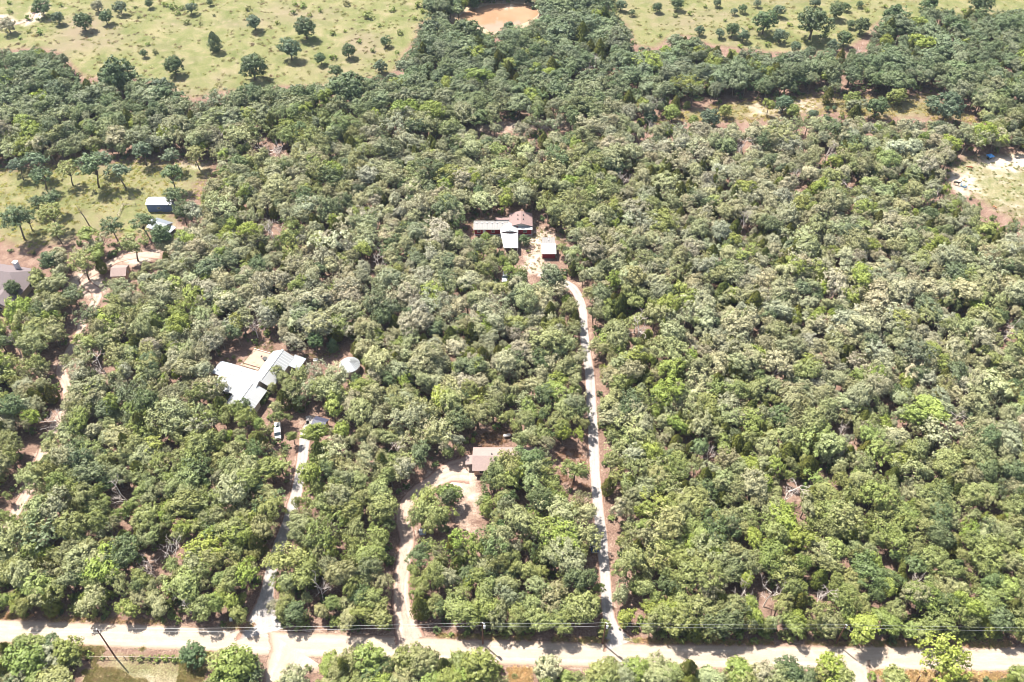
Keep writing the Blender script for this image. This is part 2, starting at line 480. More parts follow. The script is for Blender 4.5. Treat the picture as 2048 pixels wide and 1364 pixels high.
DEADT = [(1577, 985, 54, 'largest bare white tree, in the wood at the right'), (1535, 1192, 30, 'bare white tree just behind the right roadside oaks'), (1490, 1172, 34, 'bare pale branches left of another bare tree near the right road'), (1640, 1200, 36, 'bare white tree above the guyed pole'),
         (1832, 1165, 26, 'bare white tree deep at the lower right'), (330, 1104, 50, 'wide bare tree in the lower left wood'), (300, 1132, 44, 'bare tree beside the wide one in the lower left wood'), (250, 988, 40, 'bare tree in the left wood below the track bend'),
         (112, 826, 46, 'fallen-looking bare tree beside the sandy track'), (205, 728, 44, 'bare grey tree right of the upper sandy track'), (1275, 648, 50, 'bare white tree right of the long drive'), (1548, 738, 36, 'bare tree in the centre of the right wood'),
         (1680, 862, 26, 'small bare tree at the mid right wood'), (1700, 378, 34, 'bare tree left of the horse lot'), (1866, 396, 30, 'bare twisted tree nearest to the horse lot'), (1480, 455, 30, 'bare pale tree in the upper right wood'), (1248, 356, 28, 'bare tree right of the lot corner'),
         (532, 288, 40, 'bare tree in the wood above the blue barn'), (560, 300, 30, 'second bare tree above the blue barn'), (450, 278, 22, 'small bare tree at the wood edge behind the glade'), (555, 455, 50, 'wide bare tree right of the glade wood'),
         (508, 648, 36, 'bare tree behind the white metal house'), (372, 1204, 24, 'bare snag at the left road edge of the wood'), (1905, 850, 38, 'bare tree at the far right in mid wood'), (2012, 668, 36, 'bare tree near the right edge, upper wood'),
         (1345, 640, 28, 'pale bare tree right of the first bare tree by the drive'), (1490, 292, 36, 'bare tree below the bare strip'), (1284, 268, 26, 'bare tree at the lot corner wood'), (1300, 212, 28, 'bare tree above the left end of the strip'), (1660, 590, 24, 'small bare tree in the upper middle right wood'),
         (1180, 134, 26, 'bare tree in the creek wood'), (1720, 100, 30, 'bare tree at the far right pasture edge'), (1590, 370, 30, 'bare tree in the wood below strip centre'), (1655, 300, 28, 'bare tree under the young strip trees'), (800, 900, 40, 'bare greyish tree left of the brown shingle house'),
         (752, 525, 40, 'bare grey tree at the left of the red house wood'), (1125, 1135, 34, 'bare pale branches left of the long drive'), (640, 1180, 30, 'bare tree by the right side of the gravel drive mouth'), (30, 690, 30, 'bare tree at the left edge'), (1420, 905, 24, 'small bare tree in right wood')]
for _x, _y, _w, _l in DEADT:
    HOLES.append(([(_x + 0.42 * _w * math.cos(t * 0.785), _y + 0.34 * _w * math.sin(t * 0.785)) for t in range(8)], 0.12))


def flat(poly):
    return [tuple(P(x, y)[:2]) for x, y in poly]


def spline(pts, step=1.5):
    pts = [Vector(p) for p in pts]
    out = []
    for i in range(len(pts) - 1):
        a, b, c, d = pts[max(i - 1, 0)], pts[i], pts[i + 1], pts[min(i + 2, len(pts) - 1)]
        n = max(2, int((c - b).length / step))
        for k in range(n):
            t = k / n
            out.append(0.5 * ((2 * b) + (c - a) * t + (2 * a - 5 * b + 4 * c - d) * t * t + (3 * b - a - 3 * c + d) * t ** 3))
    out.append(pts[-1])
    return out


def path(px):
    return spline([P(x, y) for x, y in px])


PATHS = {
    'road': (path([(-700, 1236), (-300, 1248), (0, 1262), (300, 1273), (500, 1284), (700, 1293), (1000, 1304), (1300, 1311), (1700, 1316), (2048, 1319), (2400, 1322), (2800, 1326)]), 2.7),
    'gravel_w': (path([(529, 1267), (527, 1235), (533, 1190), (545, 1130), (570, 1060), (590, 1000), (600, 950), (607, 900), (612, 862), (625, 840), (612, 840)]), 1.5),
    'long_drive': (path([(1240, 1291), (1226, 1262), (1215, 1220), (1210, 1150), (1204, 1080), (1195, 1000), (1189, 930), (1186, 860), (1182, 800), (1179, 752), (1172, 700), (1167, 650), (1164, 612), (1146, 576), (1112, 558), (1082, 544)]), 1.4),
    'front_drive': (path([(820, 1281), (812, 1250), (803, 1200), (806, 1130), (815, 1075), (806, 1030), (826, 990), (868, 962), (905, 942), (938, 938)]), 1.8),
    'west_track': (path([(-60, 1180), (10, 1060), (62, 972), (80, 925), (106, 860), (135, 806), (132, 768), (122, 738), (138, 705), (158, 672), (168, 640), (190, 604), (194, 585), (168, 560), (205, 535), (250, 515), (320, 506)]), 1.5),
    'side_road': (path([(594, 1300), (578, 1320), (557, 1346), (545, 1400), (530, 1480)]), 2.6),
    'side_road_e': (path([(1706, 1328), (1713, 1342), (1722, 1364), (1735, 1420), (1750, 1500)]), 1.9),
    'pasture_track': (path([(-80, 62), (40, 45), (70, 22), (120, -30), (150, -70)]), 1.2),
}

# ------------------------------------------------------------------ the ground: one sheet to the horizon
STEP = 1.25
gx = np.arange(-345, 345.01, STEP)
gy = np.arange(55, 530.01, STEP)
shape = (len(gy), len(gx))
GX, GY = np.meshgrid(gx, gy)


def blur(a, n):
    k = np.ones(2 * n + 1) / (2 * n + 1)
    for _ in range(2):
        a = np.apply_along_axis(lambda r: np.convolve(np.pad(r, n, 'edge'), k, 'valid'), 1, a)
        a = np.apply_along_axis(lambda r: np.convolve(np.pad(r, n, 'edge'), k, 'valid'), 0, a)
    return a


def dist_path(X, Y, pts):
    d = np.full(np.shape(X), 1e9)
    for i in range(len(pts) - 1):
        ax, ay, bx, by = pts[i].x, pts[i].y, pts[i + 1].x, pts[i + 1].y
        L = (bx - ax) ** 2 + (by - ay) ** 2 + 1e-9
        t = np.clip(((X - ax) * (bx - ax) + (Y - ay) * (by - ay)) / L, 0, 1)
        d = np.minimum(d, np.hypot(X - ax - t * (bx - ax), Y - ay - t * (by - ay)))
    return d


grass, sand, lush = np.zeros(shape), np.zeros(shape), np.zeros(shape)
for poly, v in ((PASTURE_W, 1.0), (PASTURE_E, 1.0), (STRIP_E, 0.62), (HORSE_LOT, 0.72), (GLADE_W, 0.66), (YARD_A, 0.30), (VERGE_SW, 0.62), (VERGE_MID, 0.3), (VERGE_SE, 0.35), (BARE_B, 0.5)):
    grass[inpoly(GX, GY, flat(poly))] = v
grass[GY > 395] = 0.95
for poly, v in ((SAND_A, 1.0), (SAND_B, 1.0), (HORSE_LOT, 0.34), (DRIVE_B, 1.1), (YARD_R, 0.55), (SANDPIT, 1.3), (BARE_N, 0.6), (BARE_B, 0.62), (YARD_B, 0.3),
                ([(1048, 522), (1078, 520), (1086, 545), (1050, 548)], 1.4), ([(1075, 455), (1085, 455), (1085, 520), (1070, 520)], 0.7),
                ([(1898, 340), (1935, 352), (1950, 385), (1930, 398), (1900, 372)], 1.0), ([(1950, 318), (2120, 312), (2120, 338), (1990, 336)], 1.0),
                ([(60, 20), (80, 0), (100, 8), (70, 48), (40, 60)], 0.9), ([(350, 418), (372, 448), (362, 472), (335, 470), (350, 445)], 0.8),
                ([(320, 322), (430, 320), (430, 345), (330, 338)], 0.5), ([(1480, 205), (1640, 190), (1640, 225), (1500, 240)], 0.5),
                ([(860, 60), (900, 40), (915, 70), (880, 80)], 0.5), ([(250, 1335), (380, 1330), (380, 1420), (140, 1420), (190, 1340)], 0.48)):
    sand[inpoly(GX, GY, flat(poly))] = v
for poly, v in (([(245, 455), (270, 440), (275, 465), (262, 472), (246, 468)], 0.9), ([(180, 398), (205, 395), (208, 412), (182, 414)], 0.55), ([(2020, 350), (2060, 350), (2060, 366), (2030, 362)], 0.35),
                ([(850, 522), (892, 525), (890, 535), (852, 535)], 0.7), ([(500, 690), (545, 675), (550, 700), (520, 700)], 0.2)):
    lush[inpoly(GX, GY, flat(poly))] = v
grass, sand, lush = blur(grass, 3), blur(sand, 2), blur(lush, 2)
for nm, (pts, hw) in PATHS.items():
    sub = [p for p in pts if -345 < p.x < 345 and 55 < p.y < 530]
    if len(sub) < 2:
        continue
    d = dist_path(GX, GY, sub)
    near = np.clip(1 - (d - hw) / 2.2, 0, 1)
    sand = np.maximum(sand, near * (0.46 if nm in ('road', 'side_road', 'side_road_e') else 0.36))
    grass = grass * (1 - 0.75 * np.clip(1 - (d - hw) / 1.0, 0, 1))


def pad(a, lo, hi):
    return np.concatenate([lo, a, hi])


fx = pad(gx, np.array([-9000, -4000, -2000, -1000, -600, -420]), np.array([420, 600, 1000, 2000, 4000, 9000]))
fy = pad(gy, np.array([-6000, -2500, -1000, -400, -100, 0, 30]), np.array([560, 640, 800, 1200, 2200, 4500, 9000, 16000]))
zone = np.zeros((len(fy), len(fx), 4), np.float32)
zone[..., 3] = 1
zone[7:7 + shape[0], 6:6 + shape[1], 0] = grass
zone[7:7 + shape[0], 6:6 + shape[1], 1] = sand
zone[7:7 + shape[0], 6:6 + shape[1], 2] = lush
zone[7 + shape[0]:, :, 0] = 0.95
FX, FY = np.meshgrid(fx, fy)
verts = np.stack([FX, FY, np.zeros_like(FX)], -1).reshape(-1, 3).astype(np.float32)
nx, ny = len(fx), len(fy)
ii = (np.arange(ny - 1)[:, None] * nx + np.arange(nx - 1)[None]).ravel()
quads = np.stack([ii, ii + 1, ii + nx + 1, ii + nx], -1).astype(np.int32)


def fast_mesh(name, verts, quads, mat=None, mats=None, midx=None, smooth=False):
    me = bpy.data.meshes.new(name)
    nf, k = quads.shape
    me.vertices.add(len(verts))
    me.vertices.foreach_set('co', np.ascontiguousarray(verts, np.float32).ravel())
    me.loops.add(nf * k)
    me.loops.foreach_set('vertex_index', np.ascontiguousarray(quads, np.int32).ravel())
    me.polygons.add(nf)
    me.polygons.foreach_set('loop_start', np.arange(nf, dtype=np.int32) * k)
    for m in (mats or [mat]):
        if m is not None:
            me.materials.append(m)
    if midx is not None:
        me.polygons.foreach_set('material_index', midx.astype(np.int32))
    if smooth:
        me.polygons.foreach_set('use_smooth', np.ones(nf, bool))
    me.update(calc_edges=True)
    me.validate()
    return me


gme = fast_mesh('ground', verts, quads, M['ground'])
at = gme.attributes.new('zone', 'FLOAT_COLOR', 'POINT')
at.data.foreach_set('color', zone.reshape(-1))
tag(link(bpy.data.objects.new('ground', gme)), kind='structure')


def strip(name, pts, hw, mat, z, flare0=0.0, flare1=0.0, wob=0.25, fl=9.0):
    """a road sheet along a centre line; half width hw, flared at either end"""
    n, cross = len(pts), 9
    s = np.concatenate([[0], np.cumsum([(pts[i + 1] - pts[i]).length for i in range(n - 1)])])
    v, ac, f = [], [], []
    sd_ = abs(hash(name)) % 17 if False else len(name)
    for i, p in enumerate(pts):
        d = (pts[min(i + 1, n - 1)] - pts[max(i - 1, 0)]).normalized()
        nrm = Vector((-d.y, d.x, 0))
        w = hw * 1.25 + flare0 * max(0, 1 - s[i] / fl) ** 2 + flare1 * max(0, 1 - (s[-1] - s[i]) / fl) ** 2
        wl = w + wob * hw * (float(vnoise(s[i], 3.0, 6.0, sd_)) - 0.5)
        wr = w + wob * hw * (float(vnoise(s[i], 9.0, 6.0, sd_ + 1)) - 0.5)
        for j in range(cross):
            t = -1 + 2 * j / (cross - 1)
            v.append(p + nrm * t * (wl if t > 0 else wr) + Vector((0, 0, z)))
            ac.append(t)
    for i in range(n - 1):
        for j in range(cross - 1):
            f.append((i * cross + j, (i + 1) * cross + j, (i + 1) * cross + j + 1, i * cross + j + 1))
    o = mesh_obj(name, v, [q[::-1] for q in f], mat)
    a = o.data.attributes.new('across', 'FLOAT', 'POINT')
    a.data.foreach_set('value', np.array(ac, np.float32))
    tag(o, kind='structure')
    return o


strip('county_road', PATHS['road'][0], 2.7, M['road'], 0.02, wob=0.15)
strip('side_road', PATHS['side_road'][0], 2.6, M['road'], 0.03, flare0=7.0, fl=9.0)
strip('lane', PATHS['side_road_e'][0], 1.9, M['road'], 0.03, flare0=2.5, fl=5.0)
strip('gravel_driveway', PATHS['gravel_w'][0], 1.5, M['gravel'], 0.035, flare0=5.5, fl=13.0)
strip('long_driveway', PATHS['long_drive'][0], 1.4, M['gravel'], 0.035, flare0=3.0, flare1=1.6, fl=8.0)
strip('sandy_driveway', PATHS['front_drive'][0], 1.8, M['dirt'], 0.035, flare0=1.6, flare1=3.4, fl=16.0)
strip('dirt_track', PATHS['west_track'][0], 1.5, M['dirt'], 0.04, flare1=2.0, fl=8.0)
strip('pasture_track', PATHS['pasture_track'][0], 1.2, M['dirt'], 0.03)

# pond: water sheet inside a low rim of bare bank
pw = [P(x, y, 0.0) for x, y in POND_G]
pw = spline(pw + [pw[0]], 1.0)[:-1]
pc = sum(pw, Vector()) / len(pw)
wv = [Vector((p.x, p.y, 0.05)) for p in pw]
tag(mesh_obj('pond', wv + [Vector((pc.x, pc.y, 0.05))], [(i, (i + 1) % len(wv), len(wv)) for i in range(len(wv))], M['water']), kind='structure')
bv, bf = [], []
for i, p in enumerate(pw):
    d = (p - pc).normalized()
    w = 1.0 + 1.6 * float(vnoise(i, 0, 7, 5))
    bv += [p - d * 0.4 + Vector((0, 0, 0.03)), p + d * 0.35 * w + Vector((0, 0, 0.35)), p + d * 1.3 * w + Vector((0, 0, 0.28)), p + d * 2.4 * w + Vector((0, 0, -0.02))]
nb = len(pw)
for i in range(nb):
    for j in range(3):
        a, b = i * 4 + j, ((i + 1) % nb) * 4 + j
        bf.append((a, a + 1, b + 1, b))
M['bank'] = plain('bank_soil', (0.24, 0.185, 0.13), 1.0, 0, 0.3, 0.8, 0.5)
tag(mesh_obj('pond_bank', bv, bf, M['bank'], smooth=True), kind='structure')

# ------------------------------------------------------------------ tree shapes (each built once, then shared)
def unit(n, rng, up=0.0):
    d = rng.normal(size=(n, 3))
    d /= np.linalg.norm(d, axis=1)[:, None]
    if up:
        d[:, 2] += up
        d /= np.linalg.norm(d, axis=1)[:, None]
    return d


def leaves(pos, nrm, size, rng, slim=0.62):
    """one bent kite of leaves at each position"""
    n = len(pos)
    t = np.cross(nrm, rng.normal(size=(n, 3)))
    t /= np.linalg.norm(t, axis=1)[:, None] + 1e-9
    b = np.cross(nrm, t)
    s = (size * rng.uniform(0.6, 1.35, n))[:, None]
    k = rng.uniform(-0.3, 0.3, (n, 1)) * s * nrm
    v = np.stack([pos + t * s + k, pos + b * s * slim, pos - t * s * 0.85 + k, pos - b * s * slim], 1)
    q = np.arange(n * 4).reshape(n, 4)
    return v.reshape(-1, 3), q


def clump_crown(rng, R_, zc, up, down, n_out, n_in, per, leaf, gap=0.0, rough=0.5, lobes=1):
    """a crown of many small leaf masses: lumpy outline, hollows between them"""
    lob = unit(6, rng)
    amp = rng.uniform(-0.42, 0.38, 6)
    d = unit(n_out, rng, 0.22)
    d = d[d[:, 2] > -0.72]
    rr = 1.0 + (np.clip(d @ lob.T, 0, 1) ** 2 * amp).sum(1)
    rr *= rng.uniform(0.68, 1.04, len(d))
    c = d * rr[:, None] * np.array([R_, R_, 1.0])
    c[:, 2] = np.where(d[:, 2] > 0, d[:, 2] * up, d[:, 2] * down) * rr
    if lobes > 1:                                          # crowns that have grown together out of several
        off = unit(lobes, rng) * np.array([0.62 * R_, 0.62 * R_, 0.35 * up])
        which = rng.integers(lobes, size=len(c))
        c = c * np.array([0.66, 0.66, 0.8]) * rng.uniform(0.8, 1.15, lobes)[which][:, None] + off[which]
    cin = unit(n_in, rng) * rng.uniform(0.15, 0.6, (n_in, 1)) * np.array([R_, R_, up * 0.7])
    cc = np.concatenate([c, cin])
    cr = np.concatenate([rng.uniform(0.085, 0.215, len(c)), rng.uniform(0.16, 0.3, n_in)]) * R_
    if gap:
        keep = rng.random(len(cc)) > gap
        cc, cr = cc[keep], cr[keep]
    ps, ns, lv = [], [], []
    for c0, r0 in zip(cc, cr):
        m = max(6, int(per * (r0 / (0.2 * R_)) ** 1.8))
        dd = unit(m, rng, 0.30)
        sq = np.array([1.15, 1.15, 0.72])
        ps.append(c0 + dd * sq * r0 * rng.uniform(0.35, 1.22, (m, 1)))
        cd = c0 / (np.array([R_, R_, up]) + 1e-6)
        cd = cd / (np.linalg.norm(cd) + 1e-6)
        nn = dd * 0.75 + cd * 0.35 + unit(m, rng) * rough + np.array([0, 0, 0.22])
        ns.append(nn / np.linalg.norm(nn, axis=1)[:, None])
        lv.append(np.clip(rng.normal(0.5, 0.2, m) + rng.normal(0, 0.16), 0, 1))
    ps, ns, lv = np.concatenate(ps), np.concatenate(ns), np.concatenate(lv)
    ps[:, 2] += zc
    v, q = leaves(ps, ns, leaf, rng)
    cc[:, 2] += zc
    return v, q, np.repeat(lv, 4), cc


def limbs(rng, zf, cc, r0, lean=0.25, n=6, sides=6):
    """trunk forking at zf with limbs reaching into the crown"""
    mb = MB()
    lx, ly = rng.normal(0, lean, 2)
    top = Vector((lx, ly, zf))
    mb.tube([(0, 0, -0.3), (lx * 0.2, ly * 0.2, zf * 0.35), (lx * 0.7, ly * 0.7, zf * 0.75), top], [r0 * 1.35, r0, r0 * 0.88, r0 * 0.75], sides)
    order = rng.permutation(len(cc))[:n]
    for i in order:
        e = Vector(cc[i])
        m = top.lerp(e, 0.5) + Vector((rng.normal(0, 0.25), rng.normal(0, 0.25), rng.normal(0.1, 0.2)))
        mb.tube([top - Vector((0, 0, 0.25)), m, e], [r0 * 0.55, r0 * 0.34, r0 * 0.1], 5)
    return mb


PROTO = {}


def crown_mesh(name, v, q, lv, mat):
    me = fast_mesh(name, v, q, mat)
    a = me.attributes.new('leafvar', 'FLOAT', 'POINT')
    a.data.foreach_set('value', lv.astype(np.float32))
    return me


def joined(name, crown, trunk_mb, cmat, tmat):
    """trunk and crown in one mesh, for the distant wood"""
    v, q, lv = crown
    tv = np.array(trunk_mb.v) if trunk_mb and trunk_mb.v else np.zeros((0, 3))
    tf = [f for f in (trunk_mb.f if trunk_mb else []) if len(f) == 4]
    quads = np.concatenate([q, np.array(tf, int).reshape(-1, 4) + len(v)]) if tf else q
    mi = np.concatenate([np.zeros(len(q), int), np.ones(len(tf), int)])
    me = fast_mesh(name, np.concatenate([v, tv]), quads, None, [cmat, tmat], mi)
    a = me.attributes.new('leafvar', 'FLOAT', 'POINT')
    a.data.foreach_set('value', np.concatenate([lv, np.full(len(tv), 0.5)]).astype(np.float32))
    return me


def add_proto(kind, i, v, q, lv, mb, cmat, tmat):
    nm = '%s_%02d' % (kind, i)
    PROTO.setdefault(kind, []).append(dict(
        crown=crown_mesh(nm + '_crown', v, q, lv, cmat),
        trunk=trunk_mesh(nm + '_trunk', mb, tmat),
        both=joined(nm, (v, q, lv), mb, cmat, tmat)))


def trunk_mesh(name, mb, mat):
    me = bpy.data.meshes.new(name)
    me.from_pydata(mb.v, [], mb.f)
    me.materials.append(mat)
    me.polygons.foreach_set('use_smooth', [True] * len(me.polygons))
    me.update()
    return me


for i in range(20):                                        # closed-canopy oaks, about 9 m
    g = np.random.default_rng(100 + i)
    up, zc = g.uniform(2.3, 3.0), g.uniform(5.4, 6.2)
    v, q, lv, cc = clump_crown(g, 3.1, zc, up, 1.9, int(g.integers(115, 145)), 18, 36, 0.21, gap=0.12, lobes=1 if i % 3 == 0 else int(g.integers(2, 5)))
    add_proto('oak', i, v, q, lv, limbs(g, 3.6, cc, 0.2), M['leaf'], M['bark'])
for i in range(5):                                         # thin-crowned oaks that show their limbs
    g = np.random.default_rng(200 + i)
    v, q, lv, cc = clump_crown(g, 3.2, 6.0, 2.6, 1.8, 70, 8, 26, 0.22, gap=0.25, lobes=3)
    add_proto('openoak', i, v, q, lv, limbs(g, 3.4, cc, 0.2, 0.35, 18), M['leaf'], M['bark'])
for i in range(5):                                         # tall trees of the glade, bare trunk below
    g = np.random.default_rng(300 + i)
    v, q, lv, cc = clump_crown(g, 3.1, 6.8, 2.5, 2.3, 84, 14, 36, 0.22, gap=0.16)
    add_proto('talloak', i, v, q, lv, limbs(g, 4.2, cc, 0.17, 0.5, 14), M['leaf'], M['bark'])
for i in range(6):                                         # spreading pasture trees, leafy almost to the ground
    g = np.random.default_rng(400 + i)
    v, q, lv, cc = clump_crown(g, 3.1, 3.7, 2.9, 2.6, 120, 20, 40, 0.24, gap=0.06)
    add_proto('fieldoak', i, v, q, lv, limbs(g, 1.5, cc, 0.24, 0.2, 8), M['leaf'], M['bark'])
for i in range(5):                                         # cedars
    g = np.random.default_rng(500 + i)
    n = 1700
    h = g.random(n) ** 1.05
    a = g.uniform(0, 2 * math.pi, n)
    lump = 1 + 0.22 * np.sin(a * 3 + g.uniform(0, 6)) * np.sin(h * 13 + g.uniform(0, 6)) + 0.1 * np.sin(a * 5 + h * 22)
    wid = g.uniform(1.45, 1.9)
    r = wid * (np.minimum((h + 0.10) * 3, 1.0) * (1 - h ** 1.9) ** 0.75) * lump * g.uniform(0.72, 1.05, n)
    pos = np.stack([r * np.cos(a), r * np.sin(a), 0.3 + h * 5.0], -1)
    nn = np.stack([np.cos(a), np.sin(a), np.full(n, 0.55)], -1) + unit(n, g) * 0.55
    nn /= np.linalg.norm(nn, axis=1)[:, None]
    v, q = leaves(pos, nn, 0.22, g, 0.5)
    mb = MB().tube([(0, 0, -0.3), (0, 0, 2.5), (0.05, 0, 5.4)], [0.16, 0.11, 0.03], 6)
    add_proto('cedar', i, v, q, np.repeat(np.clip(g.normal(0.5, 0.22, n), 0, 1), 4), mb, M['needle'], M['bark'])
for i in range(5):                                         # low bushes
    g = np.random.default_rng(600 + i)
    v, q, lv, cc = clump_crown(g, 1.0, 0.55, 0.75, 0.5, 22, 4, 34, 0.15, gap=0.05)
    add_proto('bush', i, v, q, lv, limbs(g, 0.3, cc, 0.04, 0.05, 5, 4), M['leaf'], M['bark'])


def dead_branches(rng, h, r0):
    mb = MB()

    def grow(p, d, L, r, lev):
        seg = 3
        pts, rad = [p], [r]
        for s in range(seg):
            d = (d + Vector(rng.normal(0, 0.22, 3))).normalized()
            d.z += 0.06
            p = p + d * L / seg
            pts.append(p)
            rad.append(r * (1 - 0.55 * (s + 1) / seg))
        mb.tube(pts, rad, 5 if lev < 2 else 4, False)
        if lev < 4:
            for _ in range((4, 3, 3, 2)[lev]):
                t = rng.uniform(0.35, 1.0)
                k = min(int(t * seg), seg - 1)
                o = pts[k].lerp(pts[k + 1], t * seg - k)
                nd = (d * 0.55 + Vector(rng.normal(0, 0.62, 3)) + Vector((0, 0, 0.12))).normalized()
                grow(o, nd, L * rng.uniform(0.5, 0.72), max(r * 0.52, 0.028), lev + 1)
    grow(Vector((0, 0, -0.3)), Vector((rng.normal(0, 0.08), rng.normal(0, 0.08), 1)).normalized(), h * 0.62, r0, 0)
    return mb


DEAD = [trunk_mesh('dead_tree_%d' % i, dead_branches(np.random.default_rng(700 + i), 8.5, 0.24), M['deadwood']) for i in range(6)]

TINT = dict(
    fresh=(0.168, 0.206, 0.054), olive=(0.200, 0.212, 0.080), pale=(0.302, 0.295, 0.190), grey=(0.266, 0.264, 0.188), deep=(0.078, 0.112, 0.046), lime=(0.205, 0.250, 0.045),
    cedar=(0.062, 0.074, 0.014), cedar_y=(0.105, 0.108, 0.018), bush=(0.19, 0.24, 0.06), far=(0.098, 0.134, 0.078))


def jitter(c, rng, a=0.16):
    k = rng.uniform(1 - a, 1 + a)
    return tuple(float(np.clip(x * k * rng.uniform(0.94, 1.06), 0.01, 0.6)) for x in c)


def lerp3(a, b, t):
    return tuple(x * (1 - t) + y * t for x, y in zip(a, b))


def oak_tint(x, y, rng):
    """crowns run from fresh green by the road to paler grey-green uphill, deeper green along the creek behind"""
    n1, n2 = float(vnoise(x, y, 38, 1)), float(vnoise(x, y, 13, 2))
    up = min(max((y - 115) / 90, 0), 1)
    pale = 0.06 + up * (0.10 + 0.95 * n1) + 0.45 * (n2 - 0.5) + rng.normal(0, 0.25)
    if x > 30:
        pale += 0.14 * up
    creek = min(max((y - 285 - 0.06 * x) / 45, 0), 1)
    pale -= 0.75 * creek
    c = lerp3(TINT['fresh'], TINT['olive'], min(max(0.5 + rng.normal(0, 0.4), 0), 1))
    c = lerp3(c, TINT['pale'] if rng.random() < 0.6 else TINT['grey'], min(max(pale, 0), 1))
    c = lerp3(c, TINT['far'], 0.75 * creek)
    u = rng.random()
    if u < 0.10:
        c = lerp3(c, TINT['deep'], 0.8)
    elif u > 0.955:
        c = lerp3(c, TINT['lime'], 0.8)
    return jitter(c, rng)


# ------------------------------------------------------------------ the wood: where each tree stands
rng = np.random.default_rng(5)
sp_ = 3.35
cand = []
row = 0
y = 66.0
while y < 500:
    half = 1024 / FPX * (y * cp + H * sp) + 26
    x = -half + (row % 2) * sp_ / 2
    while x < half:
        cand.append((x + rng.normal(0, 0.85), y + rng.normal(0, 0.85)))
        x += sp_
    y += sp_ * 0.87
    row += 1
cand = np.array(cand)
CX, CY = cand[:, 0], cand[:, 1]
nC = len(CX)
CR = np.clip(rng.lognormal(math.log(2.4), 0.28, nC), 1.3, 4.4)
CR = np.where(rng.random(nC) < 0.05, CR * 1.35, CR)
# the thicket south of the road is lower and looser
road = PATHS['road'][0]
ry = np.interp(CX, [p.x for p in road], [p.y for p in road])
south = CY < ry
CR = np.where(south, np.clip(CR * 1.0, 1.5, 3.2), CR)
creek_ = np.clip((CY - 285 - 0.06 * CX) / 40, 0, 1)
CR = CR * (1 + 0.32 * creek_)
CZ = np.clip((CR / 2.7) ** 0.55 * rng.uniform(0.80, 1.14, nC), 0.55, 1.35)
CZ = np.where(south, CZ * 0.62, CZ)
edge_n = (CY - ry > 0) & (CY - ry < 9)
CZ = np.where(edge_n, CZ * 0.86, CZ)
ok = np.ones(nC, bool)
for nm, (pts, hw) in PATHS.items():
    if nm == 'pasture_track':
        continue
    d = dist_path(CX, CY, pts)
    if nm == 'road':
        ok &= ~((d < hw + 0.7 + 0.36 * CR) & ~south) & ~((d < hw + 0.5 + 0.3 * CR) & south)
    elif nm in ('side_road', 'side_road_e'):
        ok &= d > hw + 0.35 * CR
    else:
        over = {'gravel_w': 0.60, 'long_drive': 0.58, 'front_drive': 0.55, 'west_track': 0.75}[nm]
        ok &= d > hw + over * CR
ROADVIEW = [(-60, 1240), (300, 1256), (520, 1262), (700, 1278), (1000, 1290), (1400, 1297), (2100, 1300), (2100, 1326), (1700, 1330), (1300, 1326), (1000, 1318), (700, 1305), (560, 1310), (300, 1284), (-60, 1278)]
MOUTH = [(500, 1288), (650, 1300), (620, 1320), (580, 1345), (540, 1345), (545, 1320)]
samples = [(0, 0, 0.0), (0, 0, 5.4), (-0.62, 0, 5.4), (0.62, 0, 5.4), (0, 0, 8.2), (0, -0.6, 4.2), (-0.5, 0, 7.4), (0.5, 0, 7.4), (-0.9, 0, 5.6), (0.9, 0, 5.6), (0, 0, 6.8), (0, -0.9, 5.0), (0, 0, 3.0)]
SP = [proj(CX + a * CR, CY + b * CR, c * CZ) for a, b, c in samples]
for poly, keep in HOLES + [(ROADVIEW, 0.10), (MOUTH, 0.0)]:
    hit = np.zeros(nC, bool)
    for px, py in SP:
        hit |= inpoly(px, py, poly)
    ok &= ~hit | (rng.random(nC) < keep)
far_open = (CY > 372) & (np.abs(CX) < 400)
BELT = [(836, -40), (1230, -40), (1262, 60), (1310, 100), (1420, 96), (1560, 110), (1680, 108), (1745, 78), (1760, 44), (1900, 20), (2000, 26), (2120, 10), (2300, 10), (2300, 400), (-300, 400), (-300, 84), (28, 104), (130, 112), (260, 165), (400, 200), (540, 176), (700, 170), (800, 150)]
bx_, by_ = proj(CX, CY, np.zeros(nC))
ok &= ~((by_ < 380) & ~inpoly(bx_, by_, BELT))
ok &= rng.random(nC) > 0.035 + 0.33 * creek_                                   # natural gaps
gapn = vnoise(CX, CY, 9, 4)
ok &= ~((gapn < 0.09) & (CY < 330))
CX, CY, CR, CZ, south = CX[ok], CY[ok], CR[ok], CZ[ok], south[ok]
nC = len(CX)

kind = np.array(['oak'] * nC, dtype=object)
u = rng.random(nC)
ced_p = 0.06 + 0.15 * (vnoise(CX, CY, 30, 8) > 0.55) * (CX > 25) * (CY > 130)
kind[u < ced_p] = 'cedar'
kind[(u > 0.80) & (CY > 110)] = 'openoak'
kind[(u > 0.972)] = 'elm'
kind[south & (u > 0.3) & (kind != 'cedar')] = 'fieldoak'
idx_ind = {}
px0, py0 = proj(CX, CY, 5.0 * CZ)
inframe = (px0 > -10) & (px0 < 2058) & (py0 > -5) & (py0 < 1368)
vis_size = CR / (CY * cp + (H - 5) * sp)
for kd, lim in (('cedar', 300), ('elm', 140)):
    c = np.where((kind == kd) & inframe)[0]
    idx_ind[kd] = c[np.argsort(-vis_size[c] * (1 if kd == 'elm' else 1))][:lim]
c = np.where(np.isin(kind, ('oak', 'openoak', 'fieldoak')) & inframe)[0]
idx_ind['oak'] = c[np.argsort(-vis_size[c] + 0.0004 * (CY[c] - 90))][:300]
single = set(int(i) for a in idx_ind.values() for i in a)

